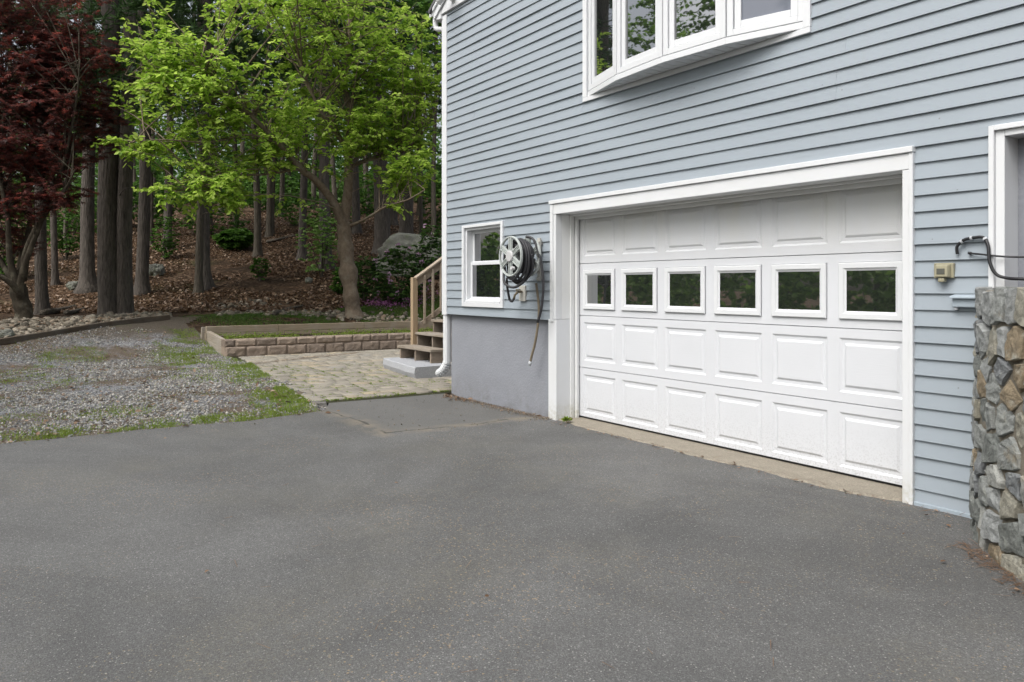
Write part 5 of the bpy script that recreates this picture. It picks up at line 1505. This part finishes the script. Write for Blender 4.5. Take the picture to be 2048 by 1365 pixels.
ok = rng.uniform(0, 1, n) < sstep(.28, .45, fbm(x * 1.2, y * 1.2, 131)) * sstep(-1.4, .6, y) * sstep(-20.3, -19.6, x)
x, y = x[ok], y[ok]
blades("lawn_grass", x, y, height(x, y) - .01, rng.uniform(.04, .09, len(x)), .010, M['lawn'], "strip of dark green lawn between the raised bed and the wood")
J = []
for (xx, y0, wx, wy) in gaps:   # moss and grass in the paver joints
    if random.random() < .75 and xx > -13.5:
        k = random.randint(6, 26)
        for _ in range(k):
            if random.random() < .5: J.append((xx + random.uniform(-.006, .006), y0 + random.uniform(0, wy)))
            else: J.append((xx - random.uniform(0, wx), y0 - .004))
J = np.array(J); m = sstep(.30, .50, fbm(J[:, 0] * 1.2, J[:, 1] * 1.2, 141)) > rng.uniform(0, 1, len(J)); J = J[m]; J = np.repeat(J, 6, 0) + rng.normal(0, .008, (len(J) * 6, 2))
ex = rng.uniform(-1.6, .2, 420); J = np.concatenate([J, np.stack([np.interp(ex, [-1.7, .3], [-9.10, -9.30]) + .02 + rng.normal(0, .02, 420), ex], -1)[fbm(ex * 3, ex * 0, 142) > .42]])
blades("joint_moss", J[:, 0], J[:, 1], np.full(len(J), .006), rng.uniform(.020, .040, len(J)), .010, M['grass'], "tufts of moss and grass in the joints of the patio pavers", "moss", .8)
n = 4200      # weeds in the raised bed
x = -17.2 + 1.25 * rng.uniform(0, 1, n); y = rng.uniform(-.95, 5.3, n); ok = rng.uniform(0, 1, n) < sstep(.32, .5, fbm(x * 1.5, y * 1.5, 151)) * (.35 + .65 * sstep(-16.9, -16.1, x)); x, y = x[ok], y[ok]
P = np.repeat(np.stack([x, y, .30 + .03 * -(x + 15.9) + rng.uniform(0, .07, len(x))], -1), 4, 0); n = len(P)
tag(leaves("bed_weeds", P, rand_dirs(n, .4) + [0, 0, .45], rng.normal(0, .5, (n, 3)) + [0, 0, 1], rng.uniform(.015, .036, n), rng.uniform(.010, .024, n), M['grass']), "bright green weeds carpeting the soil of the raised bed", "weeds", kind='stuff')
# leaves and needles swept into corners
Q = []
for k in range(150):
    t = random.random(); Q.append((-8.85 + 2.2 * t, -.02 - abs(random.gauss(0, .07)), .012))
for k in range(60): Q.append((random.uniform(-6.5, -3), -.14 + random.gauss(0, .035), .014))
for k in range(12):
    t = random.random(); a, b = (-2.20, -.52), (-1.62, -1.05); o = abs(random.gauss(0, .10)); Q.append((a[0] + (b[0] - a[0]) * t - o * .65, a[1] + (b[1] - a[1]) * t - o * .75, .012))
for k in range(14): Q.append((random.uniform(-2.8, -2.2), -.03 - abs(random.gauss(0, .25)), .012))
for k in range(900): Q.append((random.uniform(-18, -8.2), random.uniform(-6, -1.6), None))
for k in range(9): Q.append((random.uniform(-9, -1), random.uniform(-4, -.2), .012))
Q = [(a, b, float(gz(a, b)) + .02 if c is None else c) for a, b, c in Q]
lx, ly = along(-150, 345, 420, .1, 2.3)
Q += [(a, b, float(height(a, b)) + .05) for a, b in zip(lx, ly)]; P = np.array(Q); n = len(P)
big = np.where(P[:, 0] < -8.2, .055, .026) * rng.uniform(.6, 1.4, n)
tag(leaves("fallen_leaves", P, rand_dirs(n, .15), rng.normal(0, .25, (n, 3)) + [0, 0, 1], big, big * .6, M['deadleaf']), "dry brown leaf scraps scattered on the driveway, gravel and wall feet", "leaves", kind='stuff')
Q = []
for k in range(230):
    t = random.random(); a, b = (-2.20, -.52), (-1.55, -1.1); o = abs(random.gauss(0, .05)) + .02 * math.sin(t * 23); Q.append((a[0] + (b[0] - a[0]) * t - o * .65, a[1] + (b[1] - a[1]) * t - o * .75, .010))
for k in range(200): Q.append((-8.8 + 2.15 * random.random(), -.02 - abs(random.gauss(0, .04)), .010))
for k in range(160): Q.append((random.uniform(-6.5, -2.3), -.12 + random.gauss(0, .05), .014))
for k in range(120): Q.append((random.uniform(-7, -1.5), random.uniform(-4.2, -.2), .010))
for k in range(900):
    t = random.random(); Q.append((-13.95 - 1.25 * t + random.gauss(0, .05), -1.15 + 2.6 * t + random.gauss(0, .07), .034))
P = np.array(Q); n = len(P)
tag(leaves("pine_needles", P, rand_dirs(n, .06), rng.normal(0, .2, (n, 3)) + [0, 0, 1], rng.uniform(.04, .10, n), .0035, M['pineneedle'], None, 'needle'), "rusty pine needles gathered along the foot of the stone wall and sill", "needles", kind='stuff')
# grit along the wall foot and the crumbled asphalt edge
n = 1500; t = rng.uniform(0, 1, n); x = -8.85 + 2.25 * t; y = -.01 - np.abs(rng.normal(0, .10, n))
n2 = 380; x2 = rng.uniform(-9.3, -6.4, n2); y2 = rng.uniform(-1.6, -.05, n2)
n3 = 500; y3 = rng.uniform(-4.8, -1.7, n3); x3 = drive_left(y3) + np.abs(rng.normal(0, .10, n3))
x = np.concatenate([x, x2, x3]); y = np.concatenate([y, y2, y3]); S = rng.lognormal(math.log(.0038), .4, len(x))
tag(stones("grit", np.stack([x, y, .010 + S * .2], -1), S, M['river'], flat=.7, jit=.25), "pale grit and crumbs along the house wall and the driveway edge", "grit", kind='stuff')
mb = MB(); mb.hexa([(-9.06, -1.74, -.03), (-8.80, -1.80, -.03), (-8.74, -1.62, -.03), (-9.0, -1.56, -.03), (-9.04, -1.73, .035), (-8.83, -1.78, .022), (-8.77, -1.64, .04), (-8.98, -1.58, .028)])
bmq = bmesh.new(); tmp = mb.build("asphalt_chunk", M['asphalt']); bmq.from_mesh(tmp.data); bmesh.ops.subdivide_edges(bmq, edges=bmq.edges, cuts=5, use_grid_fill=True)
for v in bmq.verts: v.co += Vector((mnoise.noise(v.co * 14), mnoise.noise(v.co * 14 + Vector((5, 0, 0))), mnoise.noise(v.co * 18 + Vector((0, 9, 0))))) * .018
bmq.to_mesh(tmp.data); bmq.free()
tag(tmp, "broken dark chunk of asphalt at the corner where driveway, gravel and patio meet", "asphalt chunk")
r = empty("sill_weed", (-6.36, -.03, .012), "tiny green weed sprouting on the concrete sill at the left end of the garage door", "weed")
n = 26; leaves("leaf", np.zeros((n, 3)) + rng.normal(0, .012, (n, 3)) * [1, 1, .2] + [0, 0, .02], rand_dirs(n, .5) + [0, 0, .7], rng.normal(0, .5, (n, 3)) + [0, 0, 1], .05, .035, M['grass'], r)

# ---- the far side of the drive, seen in the window glass
random.seed(5)
HC = [broad_crown("leafy_crown", h, z0, sp, sd, nb, mat='hedge') for h, z0, sp, sd, nb in ((13, 3.0, 3.4, 31, 150), (16, 3.5, 3.8, 32, 150))]
for i, (x, y, ci, lab) in enumerate([(-13, -15.5, 0, "leafy tree across the drive, mirrored in the basement window"), (-8.5, -17, 1, "leafy tree across the drive, mirrored in the left bow window pane"), (-5, -24, 0, "far leafy tree mirrored against the sky in the bow window"),
                               (-18, -18, 1, "tall leafy tree mirrored in the first garage door panes"), (1.5, -17, 1, "leafy tree mirrored in the right bow window panes"), (-23, -14, 0, "leafy tree mirrored low in the garage door panes"), (-30, -17, 1, "leafy tree behind the others mirrored in the garage panes")]):
    tree("leafy_tree", (x, y, -.02), .16, 12, M['farbark'], HC[ci], lab, "tree", "trees across the drive mirrored in the glass", dead=3, cs=random.uniform(.9, 1.1))
def plainbush(x, y, w, h, lab):
    g = np.array([x, y, -.02]); n = 420
    r = empty("shrub", g, lab, "shrub", "shrubs across the drive mirrored in the glass"); C = rand_dirs(n) * (rng.uniform(.4, 1, n) ** .5)[:, None] * [w, w, h / 2] + [0, 0, h * .5]; C[:, 2] = np.maximum(C[:, 2], .05)
    P = np.repeat(C, 7, 0); L_ = rng.uniform(.14, .24, len(P)); leaves("foliage", P, rand_dirs(len(P), .6), rng.normal(0, .6, (len(P), 3)) + [0, 0, 1], L_, L_ * .9, M['hedge'], r)
for x, y, w, h, lab in ((-9, -12.5, 1.7, 2.4, "round shrub mirrored in the right garage door panes"), (-12.5, -12.8, 2.0, 2.8, "broad shrub mirrored in the middle garage door panes"), (-16.5, -12.4, 2.2, 3.0, "tall shrub mirrored in the left garage door panes"), (-20.5, -13, 2.2, 2.6, "wide shrub mirrored in the basement window panes"), (-5.5, -13, 1.8, 2.2, "low shrub mirrored in the last garage door pane"), (-22, -9.6, 1.5, 3.2, "near shrub mirrored in the upper basement window pane"), (-26, -11.5, 1.9, 3.4, "far shrub mirrored in the basement window"), (-18.5, -8.6, 1.0, 1.6, "small shrub mirrored in the lower basement window pane")):
    plainbush(x, y, w, h, lab)
